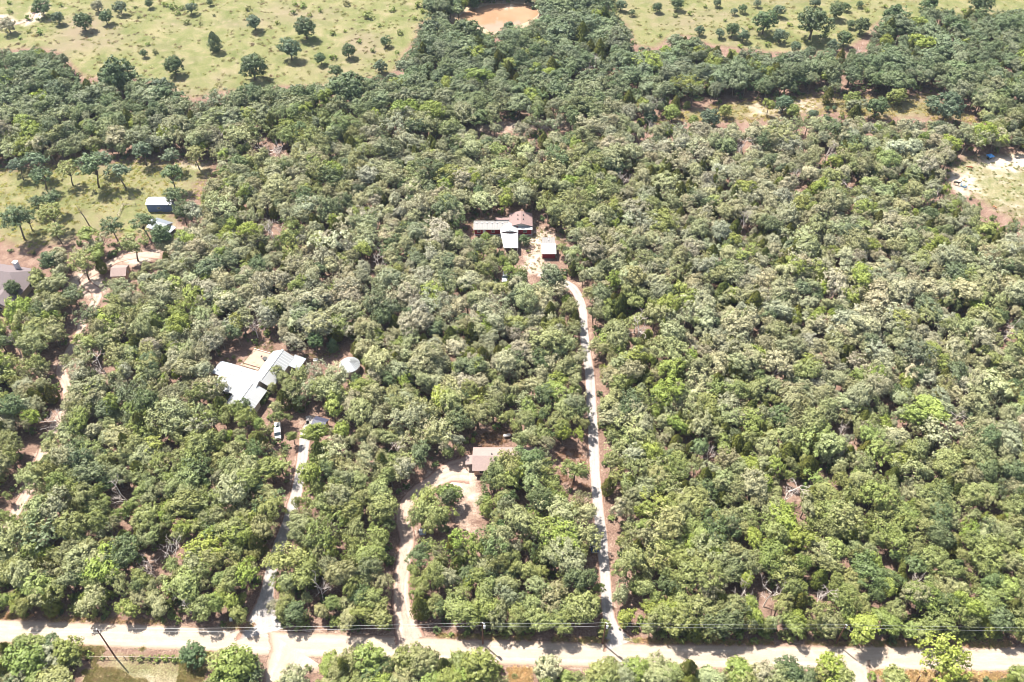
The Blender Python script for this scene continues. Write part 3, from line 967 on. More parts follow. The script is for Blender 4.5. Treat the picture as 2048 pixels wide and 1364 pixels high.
tints, picks = [], []
for i in range(nC):
    k = kind[i]
    if k == 'cedar':
        tints.append(jitter(lerp3(TINT['cedar'], TINT['cedar_y'], rng.random()), rng))
    elif k == 'elm':
        tints.append(jitter(lerp3(TINT['lime'], TINT['fresh'], rng.uniform(0, 0.5)), rng))
    else:
        tints.append(oak_tint(CX[i], CY[i], rng))
    base = 'oak' if k == 'elm' else k
    picks.append((base, int(rng.integers(len(PROTO[base])))))
rots = rng.uniform(0, 2 * math.pi, nC)


def tree_scale(i):
    b = picks[i][0]
    if b == 'cedar':
        s = 0.75 + 0.2 * CR[i]
        return (s * 0.98, s * 0.98, s * 1.18)
    s = CR[i] / 3.1
    k = 0.82 + 0.36 * ((CX[i] * 7.31 + CY[i] * 3.77) % 1.0)
    if b == 'fieldoak':
        return (s * k, s / k, CZ[i] * 1.35)
    return (s * k, s / k, CZ[i])


ORD = 'first second third fourth fifth sixth seventh eighth ninth tenth eleventh twelfth thirteenth fourteenth fifteenth sixteenth seventeenth eighteenth nineteenth twentieth'.split()


def ordinal(n):
    if n <= 20:
        return ORD[n - 1]
    return {2: 'twenty', 3: 'thirty', 4: 'forty'}[n // 10] + '-' + ORD[n % 10 - 1] if n % 10 else {3: 'thirtieth', 4: 'fortieth'}[n // 10]


def plant(name, kd, pk, loc, rz, sc, tint, label, cat, group, sub='crown'):
    e = empty(name, loc, rz)
    e.scale = sc
    p = PROTO[kd][pk]
    t = link(bpy.data.objects.new('trunk', p['trunk']), e)
    c = link(bpy.data.objects.new(sub, p['crown']), e)
    c['tint'] = tint
    tag(e, label, cat, group)
    return e


def tone(t):
    s = t[1] / max(t[0], 1e-3)
    if t[2] > 0.085:
        return 'grey-green'
    if t[1] < 0.105:
        return 'dark'
    if t[1] > 0.165:
        return 'bright'
    return 'green' if s > 1.2 else 'olive'


# --- oaks nearest the road: named by row and by the gap between landmarks they stand in
MARKS = [(-200, 'picture edge'), (-90, 'leaning pole'), (-55, 'gravel drive'), (-22.5, 'sandy drive'), (-6.7, 'middle pole'), (21, 'transformer pole'), (30, 'long drive'), (74.6, 'guyed pole'), (200, 'picture edge')]
cells = {}
for i in idx_ind['oak']:
    r = float(np.interp(CX[i], [p.x for p in road], [p.y for p in road]))
    d = CY[i] - r
    side = 'north' if d > 0 else 'south'
    rowi = int((abs(d) - (5.0 if d > 0 else 3.0)) // 3.7)
    rowi = max(rowi, 0)
    seg = max(j for j in range(len(MARKS) - 1) if CX[i] >= MARKS[j][0])
    cells.setdefault((side, rowi, seg), []).append(int(i))
for (side, rowi, seg), lst in cells.items():
    lst.sort(key=lambda i: CX[i])
    for k, i in enumerate(lst):
        lab = '%s oak, %s in %s row %s of road, %s to %s' % (tone(tints[i]), ordinal(k + 1), ordinal(rowi + 1), side, MARKS[seg][1], MARKS[seg + 1][1])
        plant('oak_tree', picks[i][0], picks[i][1], (CX[i], CY[i], 0), rots[i], tree_scale(i), tints[i], lab, 'tree', 'oaks of the wood along the gravel road')
# --- cedars and bright green trees through the wood: named by the belt of wood they stand in
BANDS = [(0, 'by the road'), (112, 'behind the roadside oaks'), (128, 'level with the blue pickup'), (143, 'level with the brown shingle house'), (160, 'level with the white metal house'),
         (190, 'behind the white metal house'), (212, 'level with the sandy turnaround'), (228, 'level with the red house'), (250, 'behind the red house'), (272, 'level with the horses'), (292, 'behind the horse lot'), (325, 'below the far pasture'), (355, 'at the far pasture')]
for kd, nm, word in (('cedar', 'cedar_tree', 'dark conical cedar'), ('elm', 'elm_tree', 'bright green elm')):
    cells = {}
    for i in idx_ind[kd]:
        b = max(j for j in range(len(BANDS)) if CY[i] >= BANDS[j][0])
        lane = 0 if px0[i] < 590 else (1 if px0[i] < 1180 else (2 if px0[i] < 1600 else 3))
        cells.setdefault((b, lane), []).append(int(i))
    for (b, lane), lst in cells.items():
        lst.sort(key=lambda i: px0[i])
        for k, i in enumerate(lst):
            lab = '%s %s, %s, %s from left' % (word, BANDS[b][1], ('left wood', 'middle wood', 'wood right of drive', 'far right wood')[lane], ordinal(k + 1))
            plant(nm, picks[i][0], picks[i][1], (CX[i], CY[i], 0), rots[i], tree_scale(i), tints[i], lab, 'tree', 'cedars in the oak wood' if kd == 'cedar' else 'bright green trees in the oak wood')

# --- the rest of the wood: one mass of trees
ORDER = [(k, j) for k in ('oak', 'openoak', 'fieldoak', 'cedar', 'bush') for j in range(len(PROTO[k]))]
pcol = bpy.data.collections.new('wood_trees')
for n_, (k, j) in enumerate(ORDER):
    o = bpy.data.objects.new('w%02d' % n_, PROTO[k][j]['both'])
    pcol.objects.link(o)
LOOK = {kj: n_ for n_, kj in enumerate(ORDER)}


def scatter(name, pts, scl, rot, pick, tint, coll, label=None):
    me = bpy.data.meshes.new(name)
    n = len(pts)
    me.vertices.add(n)
    me.vertices.foreach_set('co', np.asarray(pts, np.float32).ravel())
    for nm, typ, key, arr in (('scl', 'FLOAT_VECTOR', 'vector', scl), ('rot', 'FLOAT', 'value', rot), ('pick', 'INT', 'value', pick), ('tint', 'FLOAT_COLOR', 'color', tint)):
        a = me.attributes.new(nm, typ, 'POINT')
        a.data.foreach_set(key, np.asarray(arr, np.int32 if typ == 'INT' else np.float32).ravel())
    o = link(bpy.data.objects.new(name, me))
    ng = bpy.data.node_groups.new(name + '_scatter', 'GeometryNodeTree')
    ng.interface.new_socket('Geometry', in_out='INPUT', socket_type='NodeSocketGeometry')
    ng.interface.new_socket('Geometry', in_out='OUTPUT', socket_type='NodeSocketGeometry')
    N = ng.nodes.new
    gi, go = N('NodeGroupInput'), N('NodeGroupOutput')
    ci = N('GeometryNodeCollectionInfo')
    ci.inputs['Collection'].default_value = coll
    ci.inputs['Separate Children'].default_value = True
    ci.inputs['Reset Children'].default_value = True
    ip = N('GeometryNodeInstanceOnPoints')
    ip.inputs['Pick Instance'].default_value = True

    def attr(nm, typ):
        a = N('GeometryNodeInputNamedAttribute')
        a.data_type = typ
        a.inputs['Name'].default_value = nm
        return a.outputs['Attribute']
    cx = N('ShaderNodeCombineXYZ')
    L = ng.links.new
    L(attr('rot', 'FLOAT'), cx.inputs['Z'])
    L(gi.outputs[0], ip.inputs['Points'])
    L(ci.outputs[0], ip.inputs['Instance'])
    L(attr('pick', 'INT'), ip.inputs['Instance Index'])
    L(cx.outputs[0], ip.inputs['Rotation'])
    L(attr('scl', 'FLOAT_VECTOR'), ip.inputs['Scale'])
    L(ip.outputs[0], go.inputs[0])
    md = o.modifiers.new('scatter', 'NODES')
    md.node_group = ng
    tag(o, label, kind='stuff')
    return o


pts, scl, rot, pick, tnt = [], [], [], [], []
for i in range(nC):
    if i in single:
        continue
    pts.append((CX[i], CY[i], 0)); scl.append(tree_scale(i)); rot.append(rots[i]); pick.append(LOOK[picks[i]]); tnt.append((*tints[i], 1))
# undergrowth between the trunks
ux, uy = rng.uniform(-290, 290, 11000), rng.uniform(78, 420, 11000)
uk = np.abs(ux) < 1024 / FPX * (uy * cp + H * sp) + 12
for poly, keep in HOLES:
    a, b = proj(ux, uy, np.full(len(ux), 0.6))
    uk &= ~inpoly(a, b, poly)
for nm, (pp, hw) in PATHS.items():
    uk &= dist_path(ux, uy, pp) > hw + 0.9
a, b = proj(ux, uy, np.zeros(len(ux)))
uk &= ~((b < 380) & ~inpoly(a, b, BELT))
for x, y in zip(ux[uk], uy[uk]):
    s = rng.uniform(0.6, 1.5)
    pts.append((x, y, 0)); scl.append((s, s, s * rng.uniform(0.8, 1.3))); rot.append(rng.uniform(0, 6.28)); pick.append(LOOK[('bush', int(rng.integers(5)))])
    tnt.append((*jitter(lerp3(TINT['fresh'], TINT['deep'], rng.random()), rng), 1))
# scrub closing the foot of the wood along the road
ex, ey = rng.uniform(-170, 170, 5200), rng.uniform(88, 112, 5200)
er = np.interp(ex, [p.x for p in road], [p.y for p in road])
ek = (ey - er > 4.4) & (ey - er < 9.5) & (vnoise(ex, ey, 5, 31) > 0.36) & (rng.random(5200) < 0.5)
for nm in ('gravel_w', 'long_drive', 'front_drive'):
    ek &= dist_path(ex, ey, PATHS[nm][0]) > PATHS[nm][1] + 1.6 + 2.5 * np.clip(1 - (ey - er - 3) / 6, 0, 1)
for x, y in zip(ex[ek], ey[ek]):
    s = rng.uniform(0.7, 1.7)
    pts.append((x, y, 0)); scl.append((s, s, s * rng.uniform(0.9, 1.6))); rot.append(rng.uniform(0, 6.28)); pick.append(LOOK[('bush', int(rng.integers(5)))])
    tnt.append((*jitter(lerp3(TINT['fresh'], TINT['olive'], rng.random()), rng), 1))
scatter('woodland', pts, scl, rot, pick, tnt, pcol, 'closed oak wood with undergrowth behind the roadside trees')
print('trees', nC, 'single', len(single), 'mass', len(pts))

# ------------------------------------------------------------------ trees that stand apart
def lone(kd, x, y, w, tint, label, name='field_tree', group='lone trees of the pastures', zs=1.0, crown_z=None):
    """a tree whose crown is seen at pixel x, y, w pixels wide"""
    cz = {'fieldoak': 3.7, 'oak': 5.8, 'openoak': 6.0, 'talloak': 6.8, 'cedar': 2.6, 'bush': 0.6}[kd]
    base_r = {'cedar': 1.5, 'bush': 1.0}.get(kd, 3.1)
    p = P(x, y, 0)
    ppm = FPX / (p.y * cp + H * sp)
    s = w / 2 / ppm / base_r / (1.12 if kd != 'cedar' else 1.0)
    p = P(x, y, cz * s * zs)
    e = plant(name, kd, R.randrange(len(PROTO[kd])), (p.x, p.y, 0), R.uniform(0, 6.28), (s, s, s * zs), jitter(TINT[tint] if isinstance(tint, str) else tint, rng, 0.1), label,
              'bush' if kd == 'bush' else 'tree', group, 'foliage' if kd == 'bush' else 'crown')
    return e


W_FIELD = [(83, 15, 36, 'deep', 'round oak by the bare track at the top left of far pasture'), (15, 50, 32, 'grey', 'thin grey oak in front of the white sand pit'),
           (115, 35, 28, 'far', 'small open oak right of the bare track in far pasture'), (165, 41, 40, 'deep', 'broad dark oak, largest of the top left pasture cluster'),
           (194, 11, 26, 'grey', 'greyish oak touching the upper edge, behind a small oak'), (210, 33, 30, 'deep', 'small round oak just in front of a greyish oak'),
           (240, 15, 28, 'far', 'flat oak with pinkish soil beside it, upper pasture'), (297, 6, 20, 'deep', 'dark oak cut by the upper edge, left of the bushes'),
           (381, 16, 24, 'far', 'upright oak right of the bright bushes in far pasture'), (419, 4, 14, 'deep', 'tiny dark tree at the upper edge of the pasture'),
           (508, 43, 34, 'far', 'lone roundish oak in the middle of the far pasture'), (610, 53, 48, 'deep', 'broad dark oak in the upper middle pasture'),
           (287, 106, 18, 'deep', 'slender dark tree above the big oaks at the wood edge'),
           (347, 129, 42, 'deep', 'mid-size oak between the slender tree and the wide open oak'), (504, 131, 58, 'deep', 'largest oak standing in the near part of the pasture'),
           (580, 97, 46, 'far', 'oak with open crown and visible trunk, right of largest oak'), (641, 116, 26, 'deep', 'small round oak beside a pale bush'),
           (696, 100, 32, 'deep', 'dense oval oak near the small round oak'), (770, 82, 24, 'deep', 'upright oak left of the pond-side wood'),
           (761, 132, 30, 'far', 'round oak at the right corner of the west pasture'), (672, 142, 28, 'deep', 'round dark oak just above the wood edge'),
           (236, 148, 76, 'deep', 'big dark spreading oak leading out of the western wood'), (324, 178, 56, 'far', 'bright-topped oak at the wood edge beside the big spreading oak'),
           (700, 178, 80, 'deep', 'wide clump-like oak at the pasture edge'), (593, 188, 46, 'far', 'rounded oak at the middle of the pasture wood edge'), (500, 195, 60, 'deep', 'wide dark oak in front of the pasture wood edge'),
           (862, 62, 46, 'far', 'rounded oak left of the pond-side dark oak'), (930, 62, 62, 'deep', 'massive dark oak standing before the brown pond'),
           (1018, 52, 26, 'far', 'leafy oak that juts into the pond view'), (855, 105, 40, 'far', 'oak below the pond-side pair'), (948, 6, 24, 'deep', 'dark tree on the left bank of the pond'),
           (1105, 25, 46, 'deep', 'dark oak on the right bank of the pond'), (1150, 14, 40, 'far', 'oak just right of the pond bank tree')]
for x, y, w, t, lab in W_FIELD:
    lone('fieldoak', x, y, w, t, lab)
lone('cedar', 428, 84, 24, 'deep', 'tall narrow dark tree alone in the west pasture', 'field_tree')
E_FIELD = [(1242, 9, 24), (1264, 25, 14), (1315, 14, 22), (1355, 7, 26), (1435, 5, 18), (1470, 22, 16), (1486, 17, 18), (1515, 6, 16), (1530, 42, 50), (1558, 20, 26), (1627, 44, 66), (1632, 4, 24), (1672, 20, 36),
           (1692, 13, 18), (1720, 8, 14), (1440, 66, 20), (1488, 70, 28), (1466, 58, 30), (1592, 92, 24), (1560, 70, 30), (1620, 104, 28), (1666, 88, 28), (1690, 75, 34), (1702, 48, 18), (1724, 50, 36), (1790, 28, 52), (1860, 8, 40), (1960, 6, 44), (1400, 60, 22)]
for k, (x, y, w) in enumerate(sorted(E_FIELD)):
    rowname = 'upper row' if y < 30 else ('middle row' if y < 62 else 'lower row')
    lone('fieldoak', x, y, w, R.choice(['deep', 'far', 'deep']), '%s oak in the far right pasture, %s, %s from left' % ('large' if w > 40 else ('mid-size' if w > 24 else 'small'), rowname,
         ordinal(1 + sum(1 for q in E_FIELD if q[0] < x and ('upper row' if q[1] < 30 else ('middle row' if q[1] < 62 else 'lower row')) == rowname))), group='trees of the far right pasture')
for x, y, w, lab in ((1705, 200, 42, 'round oak alone in the bare strip, left of two lower ones'), (1755, 214, 46, 'low spreading oak in the bare strip below the round one'), (1793, 192, 40, 'dark bushy oak on the grassy end of the bare strip'),
                     (1866, 204, 32, 'small dark oak at the right end of the grassy strip'), (1895, 214, 62, 'wide oak closing off the right end of the grassy strip'), (1568, 206, 40, 'oak clump at the far edge of the bare strip'),
                     (1375, 208, 15, 'tiny upright tree at the left end of the bare strip'), (1388, 240, 24, 'small leafy tree low in the left bare strip'), (1420, 236, 46, 'bushy oak in the left part of the bare strip'),
                     (1452, 222, 28, 'small tree right of the bushy strip oak'), (1585, 222, 30, 'young tree in the middle of the bare strip'), (1625, 228, 22, 'small young tree below the strip centre'),
                     (1655, 217, 12, 'tiny sapling standing in the bare strip'), (1668, 216, 10, 'second tiny sapling beside the first one'), (1652, 238, 18, 'young tree below the two saplings'),
                     (1345, 225, 40, 'oak left of the tiny upright strip tree'), (1300, 235, 34, 'oak at the left tip of the bare strip')):
    lone('fieldoak', x, y, w, R.choice(['far', 'deep', 'fresh']), lab, group='trees of the bare strip')
GLADE = [(33, 330, 34, 'tall', 'far', 'slim leaning oak at the left end of the glade'), (72, 318, 44, 'tall', 'far', 'oak at the upper left wood edge of the glade'), (80, 350, 40, 'tall', 'deep', 'dark round oak left of the glade middle'),
         (132, 338, 38, 'tall', 'olive', 'thin grey oak with long leaning trunk in the glade'), (180, 330, 52, 'tall', 'deep', 'wide dark oak pair at the upper glade'), (205, 318, 36, 'tall', 'far', 'oak with bent trunk at the upper glade edge'),
         (238, 340, 42, 'tall', 'far', 'umbrella-shaped oak in the middle of the glade'), (282, 300, 36, 'tall', 'far', 'oak with straight bare trunk at the upper glade edge'), (390, 308, 36, 'tall', 'olive', 'tall oak with long bare trunk at the right of the glade'),
         (340, 345, 46, 'tall', 'deep', 'broad oak above the blue barn'), (342, 312, 36, 'tall', 'far', 'oak at the wood edge behind the broad glade oak'), (106, 393, 40, 'tall', 'deep', 'dark oak in the lower left of the glade'), (73, 404, 32, 'tall', 'deep', 'small dark oak left of the lower glade oak'),
         (98, 425, 44, 'tall', 'fresh', 'leafy oak low in the left of the glade'), (28, 436, 54, 'tall', 'deep', 'dark oak on the left glade border'), (52, 434, 34, 'tall', 'deep', 'slim dark oak on the left glade border'),
         (224, 452, 40, 'tall', 'deep', 'dark leaning oak left of the bright lawn'), (112, 460, 34, 'tall', 'olive', 'thin oak above the sandy slope'), (286, 442, 44, 'tall', 'deep', 'oak overhanging the grey metal roof'),
         (322, 470, 56, 'oak', 'deep', 'broad green oak in front of the grey metal roof'), (364, 420, 44, 'oak', 'deep', 'dense oak at the right end of the blue barn'), (262, 486, 46, 'tall', 'olive', 'twin-trunk oak above the tan shed'),
         (172, 470, 44, 'tall', 'fresh', 'oak below the bare leaning snag'), (162, 524, 46, 'tall', 'olive', 'oak with dark leaning trunk on the white sand'), (198, 508, 46, 'oak', 'fresh', 'full green oak left of the tan shed'),
         (100, 520, 50, 'oak', 'deep', 'oak right of the taupe roof corner'), (24, 575, 42, 'oak', 'deep', 'oak in front of the taupe shingle house'), (70, 560, 46, 'oak', 'olive', 'oak at the right corner of the taupe shingle house'),
         (350, 390, 44, 'oak', 'deep', 'oak behind the blue barn'), (366, 470, 36, 'oak', 'fresh', 'small green oak right of the grey metal roof')]
for x, y, w, kd, t, lab in GLADE:
    lone('talloak' if kd == 'tall' else 'oak', x, y, w * (1.22 if kd == 'tall' else 1.0), t, lab, 'glade_oak', 'oaks standing free in the glade', zs=0.84 if kd == 'tall' else 1.0)
YARDT = [(1047, 478, 26, 'fieldoak', 'deep', 'dense dark tree right of the white carport roof'), (1022, 488 + 34, 30, 'oak', 'fresh', 'umbrella-topped oak in front of the white gravel yard'), (995, 482, 18, 'fieldoak', (0.13, 0.155, 0.11), 'blue green conical tree left of the carport'),
         (972, 474, 24, 'fieldoak', 'fresh', 'low green tree before the red wall'), (1122, 495, 22, 'talloak', 'olive', 'slim oak at the right of the small red barn'), (955, 485, 26, 'fieldoak', 'deep', 'dark tree before the left end of the red house'),
         (990, 1090 + 25, 26, 'fieldoak', (0.19, 0.22, 0.17), 'small silvery tree amid the front oaks'), (900, 985, 46, 'oak', 'fresh', 'oak standing on the pale sand turnaround'),
         (1150, 935, 56, 'oak', 'olive', 'large oak left of the long drive by the bare soil'), (946, 878 + 2, 9, 'cedar', 'lime', 'tiny bright conical bush behind the brown shingle house'),
         (559, 750, 46, 'oak', 'olive', 'oak leaning over the white metal roof'), (665, 690, 22, 'cedar', 'deep', 'dark cedar in the yard of the white metal house'), (630, 680, 44, 'oak', 'deep', 'dark oak at the yard edge of the white metal house'),
         (535, 1000 + 170, 0, None, None, None)]
for x, y, w, kd, t, lab in YARDT:
    if kd:
        lone(kd, x, y, w, t, lab, 'yard_tree', 'trees in the house yards')
ROADT = [(50, 1325, 84, 'fieldoak', 'fresh'), (110, 1368, 90, 'fieldoak', 'olive'), (135, 1302, 62, 'fieldoak', 'fresh'), (385, 1308, 54, 'fieldoak', 'deep'), (470, 1335, 100, 'fieldoak', 'fresh'), (1095, 1334, 62, 'fieldoak', 'pale'),
         (1220, 1335, 50, 'fieldoak', 'olive'), (1275, 1340, 60, 'fieldoak', 'fresh'), (1480, 1342, 66, 'fieldoak', 'fresh'), (1580, 1345, 62, 'fieldoak', 'deep'), (1662, 1335, 64, 'fieldoak', 'lime'), (1790, 1358, 60, 'fieldoak', 'olive'),
         (1895, 1322, 96, 'oak', 'lime'), (2040, 1352, 50, 'fieldoak', 'fresh'), (735, 1320, 70, 'fieldoak', 'fresh'), (830, 1318, 76, 'fieldoak', 'olive'), (960, 1335, 84, 'fieldoak', 'fresh')]
for k, (x, y, w, kd, t) in enumerate(sorted(ROADT)):
    lone(kd, x, y, w, t, '%s tree on the near side of the road, %s from the left' % ({'fresh': 'fresh green', 'olive': 'olive green', 'deep': 'dark green', 'lime': 'yellow green', 'pale': 'pale green'}[t], ordinal(k + 1)),
         'roadside_tree', 'trees on the near roadside', zs=0.85)

# bright bushes of the pastures
BUSH = [(345, 12, 16), (355, 24, 14), (362, 16, 12), (330, 8, 14), (270, 14, 8), (278, 33, 8), (58, 62, 10), (78, 63, 16), (68, 20, 14), (55, 35, 16), (75, 38, 8), (20, 22, 12), (18, 5, 10), (40, 76, 8), (122, 10, 10), (372, 44, 14), (400, 46, 10),
        (385, 4, 10), (428, 30, 8), (495, 16, 14), (555, 45, 10), (587, 24, 14), (605, 10, 16), (640, 20, 12), (665, 66, 12), (690, 62, 8), (693, 5, 16), (735, 30, 22), (785, 18, 14), (800, 64, 14), (758, 50, 10), (718, 82, 12), (745, 100, 12), (795, 105, 10),
        (835, 8, 18), (880, 10, 14), (830, 36, 10), (845, 22, 12), (665, 113, 16), (590, 6, 12), (620, 30, 10), (295, 88, 10), (365, 118, 8), (310, 103, 14), (1350, 30, 12), (1380, 26, 14), (1410, 12, 10), (1320, 70, 10), (1390, 88, 12), (1450, 40, 8),
        (1500, 55, 10), (1580, 48, 12), (1650, 70, 14), (1735, 20, 10), (1770, 12, 12), (1480, 92, 12), (1535, 88, 14), (1610, 78, 10), (1890, 20, 12), (1930, 24, 14)]
for x, y, w in BUSH:
    n_ = sum(1 for q in BUSH if (q[0] < 860) == (x < 860) and (q[1] < 30) == (y < 30) and q[0] < x) + 1
    lone('bush', x, y, w * 1.15, R.choice(['bush', 'bush', 'lime', 'olive']), '%s bright bush in the %s pasture, %s half, %s from left' % ('broad' if w > 12 else 'small', 'west' if x < 860 else 'east', 'far' if y < 30 else 'near', ordinal(n_)),
         'shrub', 'bushes of the far pastures')

for k_, (x, y, w) in enumerate([(262, 1315, 16), (280, 1317, 18), (298, 1316, 16), (314, 1318, 20), (330, 1317, 18), (347, 1318, 20), (362, 1318, 18), (205, 1316, 12), (178, 1310, 20), (1745, 1354, 22), (1030, 1352, 14)]):
    lone('bush', x, y, w, R.choice(['olive', 'fresh', 'bush']), 'low green bush along the fence line below the road, %s in the row' % ordinal(k_ + 1) if k_ < 8 else ['low bush beside the dark roadside tree', 'low bush right of the lane at the near roadside', 'low bush in the dry gap of the near roadside'][k_ - 8], 'shrub', 'bushes on the near roadside')
# dead trees
for x, y, w, lab in DEADT:
    p = P(x, y, 0)
    ppm = FPX / (p.y * cp + H * sp)
    s = w / ppm / 6.6
    s = max(s, 0.75)
    p = P(x, y, 7.0 * s)
    o = link(bpy.data.objects.new('dead_tree', R.choice(DEAD)))
    o.location = (p.x, p.y, 0)
    o.rotation_euler = (R.uniform(-0.1, 0.1), R.uniform(-0.1, 0.1), R.uniform(0, 6.28))
    o.scale = (s, s, max(s, 1.05) * 1.08)
    tag(o, lab, 'tree', 'bare dead trees')
# the leaning snag and the half-dead tree of the glade
a, b = P(184, 460), P(153, 411, 9.5)
mb = MB().tube([a - Vector((0, 0, 0.3)), a.lerp(b, 0.5) + Vector((0.2, 0, 0)), b], [0.24, 0.18, 0.08], 7)
mb.tube([a.lerp(b, 0.62), a.lerp(b, 0.8) + Vector((-1.0, 0.3, 0.3))], [0.08, 0.03], 5)
mb.tube([a.lerp(b, 0.85), a.lerp(b, 0.98) + Vector((0.8, 0.2, 0.2))], [0.06, 0.02], 5)
tag(mb.build('snag', M['bark'], None, True), 'bare leaning trunk standing alone in the middle of the glade', 'tree')

# ------------------------------------------------------------------ buildings
def gable_roof(mb, x0, x1, y0, y1, ze, zr, axis='x', th=0.14):
    """two roof slopes; ridge along axis"""
    if axis == 'x':
        ym = (y0 + y1) / 2
        mb.slab([(x0, y0, ze), (x1, y0, ze), (x1, ym - 0.002, zr), (x0, ym - 0.002, zr)], th)
        mb.slab([(x0, ym + 0.002, zr), (x1, ym + 0.002, zr), (x1, y1, ze), (x0, y1, ze)], th)
    else:
        xm = (x0 + x1) / 2
        mb.slab([(x0, y0, ze), (xm - 0.002, y0, zr), (xm - 0.002, y1, zr), (x0, y1, ze)][::-1], th)
        mb.slab([(xm + 0.002, y0, zr), (x1, y0, ze), (x1, y1, ze), (xm + 0.002, y1, zr)][::-1], th)
    return mb


def gable_walls(mb, x0, x1, y0, y1, ze, zr, axis='x'):
    if axis == 'x':
        ym = (y0 + y1) / 2
        v = [(x0, y0, 0), (x1, y0, 0), (x1, y1, 0), (x0, y1, 0), (x0, y0, ze), (x1, y0, ze), (x1, y1, ze), (x0, y1, ze), (x0, ym, zr), (x1, ym, zr)]
        f = [(0, 1, 5, 4), (1, 2, 6, 9, 5), (2, 3, 7, 6), (3, 0, 4, 8, 7), (4, 5, 9, 8), (6, 7, 8, 9), (3, 2, 1, 0)]
    else:
        xm = (x0 + x1) / 2
        v = [(x0, y0, 0), (x1, y0, 0), (x1, y1, 0), (x0, y1, 0), (x0, y0, ze), (x1, y0, ze), (x1, y1, ze), (x0, y1, ze), (xm, y0, zr), (xm, y1, zr)]
        f = [(0, 1, 5, 8, 4), (1, 2, 6, 5), (2, 3, 7, 9, 6), (3, 0, 4, 7), (4, 8, 9, 7), (5, 6, 9, 8), (3, 2, 1, 0)]
    return mb.add(v, f)


def window(parent, x, y, z, w, h, face='s'):
    """window in a wall facing south (s), east (e) or west (w): frame, pane as sub-part"""
    t = 0.06
    fr, pn = MB(), MB()

    def bx(m, a0, a1, d0, d1, z0, z1):
        if face == 's':
            m.box(a0, a1, y - d1, y - d0, z0, z1)
        elif face == 'e':
            m.box(x + d0, x + d1, a0, a1, z0, z1)
        else:
            m.box(x - d1, x - d0, a0, a1, z0, z1)
    c = x if face == 's' else y
    bx(fr, c - w / 2 - t, c + w / 2 + t, 0.0, 0.06, z - t, z)
    bx(fr, c - w / 2 - t, c + w / 2 + t, 0.0, 0.06, z + h, z + h + t)
    bx(fr, c - w / 2 - t, c - w / 2, 0.0, 0.06, z, z + h)
    bx(fr, c + w / 2, c + w / 2 + t, 0.0, 0.06, z, z + h)
    bx(fr, c - 0.02, c + 0.02, 0.0, 0.05, z, z + h)
    f = fr.build('window', M['white'], parent)
    bx(pn, c - w / 2 + 0.003, c + w / 2 - 0.003, 0.003, 0.03, z + 0.003, z + h - 0.003)
    pn.build('pane', M['glass'], f)


def door(parent, x, y, w=0.95, h=2.05, mat='white', face='s', z=0.15):
    d = MB()
    if face == 's':
        d.box(x - w / 2, x + w / 2, y - 0.07, y, z, z + h)
    else:
        d.box(x, x + 0.07, y - w / 2, y + w / 2, z, z + h)
    o = d.build('door', M[mat], parent)
    k = MB()
    if face == 's':
        k.box(x + w / 2 - 0.16, x + w / 2 - 0.08, y - 0.13, y - 0.07, z + 0.95, z + 1.05)
    else:
        k.box(x + 0.07, x + 0.13, y + w / 2 - 0.16, y + w / 2 - 0.08, z + 0.95, z + 1.05)
    k.build('handle', M['iron'], o)


def seams(roof, x0, x1, y0, y1, ze, zr, axis='x', step=0.9):
    """raised standing seams down both slopes of a gable roof"""
    a0, a1 = (x0, x1) if axis == 'x' else (y0, y1)
    b0, b1 = (y0, y1) if axis == 'x' else (x0, x1)
    bm_ = (b0 + b1) / 2
    n = int((a1 - a0) / step)
    for k in range(1, n):
        a = a0 + (a1 - a0) * k / n
        for e0 in (b0, b1):
            p, q = ((a, e0, ze + 0.03), (a, bm_, zr + 0.03)) if axis == 'x' else ((e0, a, ze + 0.03), (bm_, a, zr + 0.03))
            MB().tube([p, q], 0.05, 4).build('seam', M['steel'], roof)


def vents(parent, spots, roofz):
    for x, y in spots:
        z = roofz(x, y)
        MB().cyl((x, y), 0.13, z - 0.1, z + 0.4, 8).cyl((x, y), 0.2, z + 0.4, z + 0.48, 8).build('vent_pipe', M['iron'], parent)


# --- red house with rose shingle wing, white entrance gable and carport
h = empty('red_house', (0, 0, 0))
h.location = (-3.0, 242.0, 0)
ox, oy = 3.0, -242.0
tag(h, 'long red house with white metal roof, rose shingle wing and white carport', 'house')



def hx(x):
    return x + 3.0


def hy(y):
    return y - 242.0


gable_walls(MB(), hx(-12.8), hx(6.6), hy(241.95), hy(246.0), 2.75, 3.5).build('wall', M['red_wall'], h)
MB().box(hx(-12.86), hx(6.66), hy(241.90), hy(246.05), -0.02, 0.35).build('foundation', M['brick'], h)
rf = gable_roof(MB(), hx(-13.1), hx(-0.95), hy(241.45), hy(246.3), 2.82, 3.72).build('roof', M['old_roof'], h)
for k in range(6):
    x = -12.2 + k * 1.75
    MB().box(hx(x), hx(x + 0.3), hy(243.75), hy(244.0), 3.70, 3.98).build('ridge_vent', M['white'], rf)
rw = MB().slab([(hx(2.12), hy(241.3), 2.86), (hx(6.9), hy(241.3), 2.86), (hx(6.9), hy(243.0), 3.42), (hx(2.12), hy(243.0), 3.42)], 0.12).build('roof', M['white_roof'], h)
rw['label'] = 'bright white metal roof at the right end'
gable_walls(MB(), hx(-0.5), hx(6.58), hy(242.9), hy(249.0), 3.25, 4.5, 'y').build('wing_wall', M['cream_wall'], h)
sh = gable_roof(MB(), hx(-0.9), hx(7.0), hy(242.4), hy(249.4), 3.45, 4.75, 'y').build('wing_roof', M['pink_shingle'], h)
sh['label'] = 'faded rose shingle roof with vent pipes'
vents(h, [(hx(2.0), hy(247.0)), (hx(3.9), hy(247.0)), (hx(2.0), hy(244.8)), (hx(3.9), hy(244.8))], lambda x, y: 4.4)
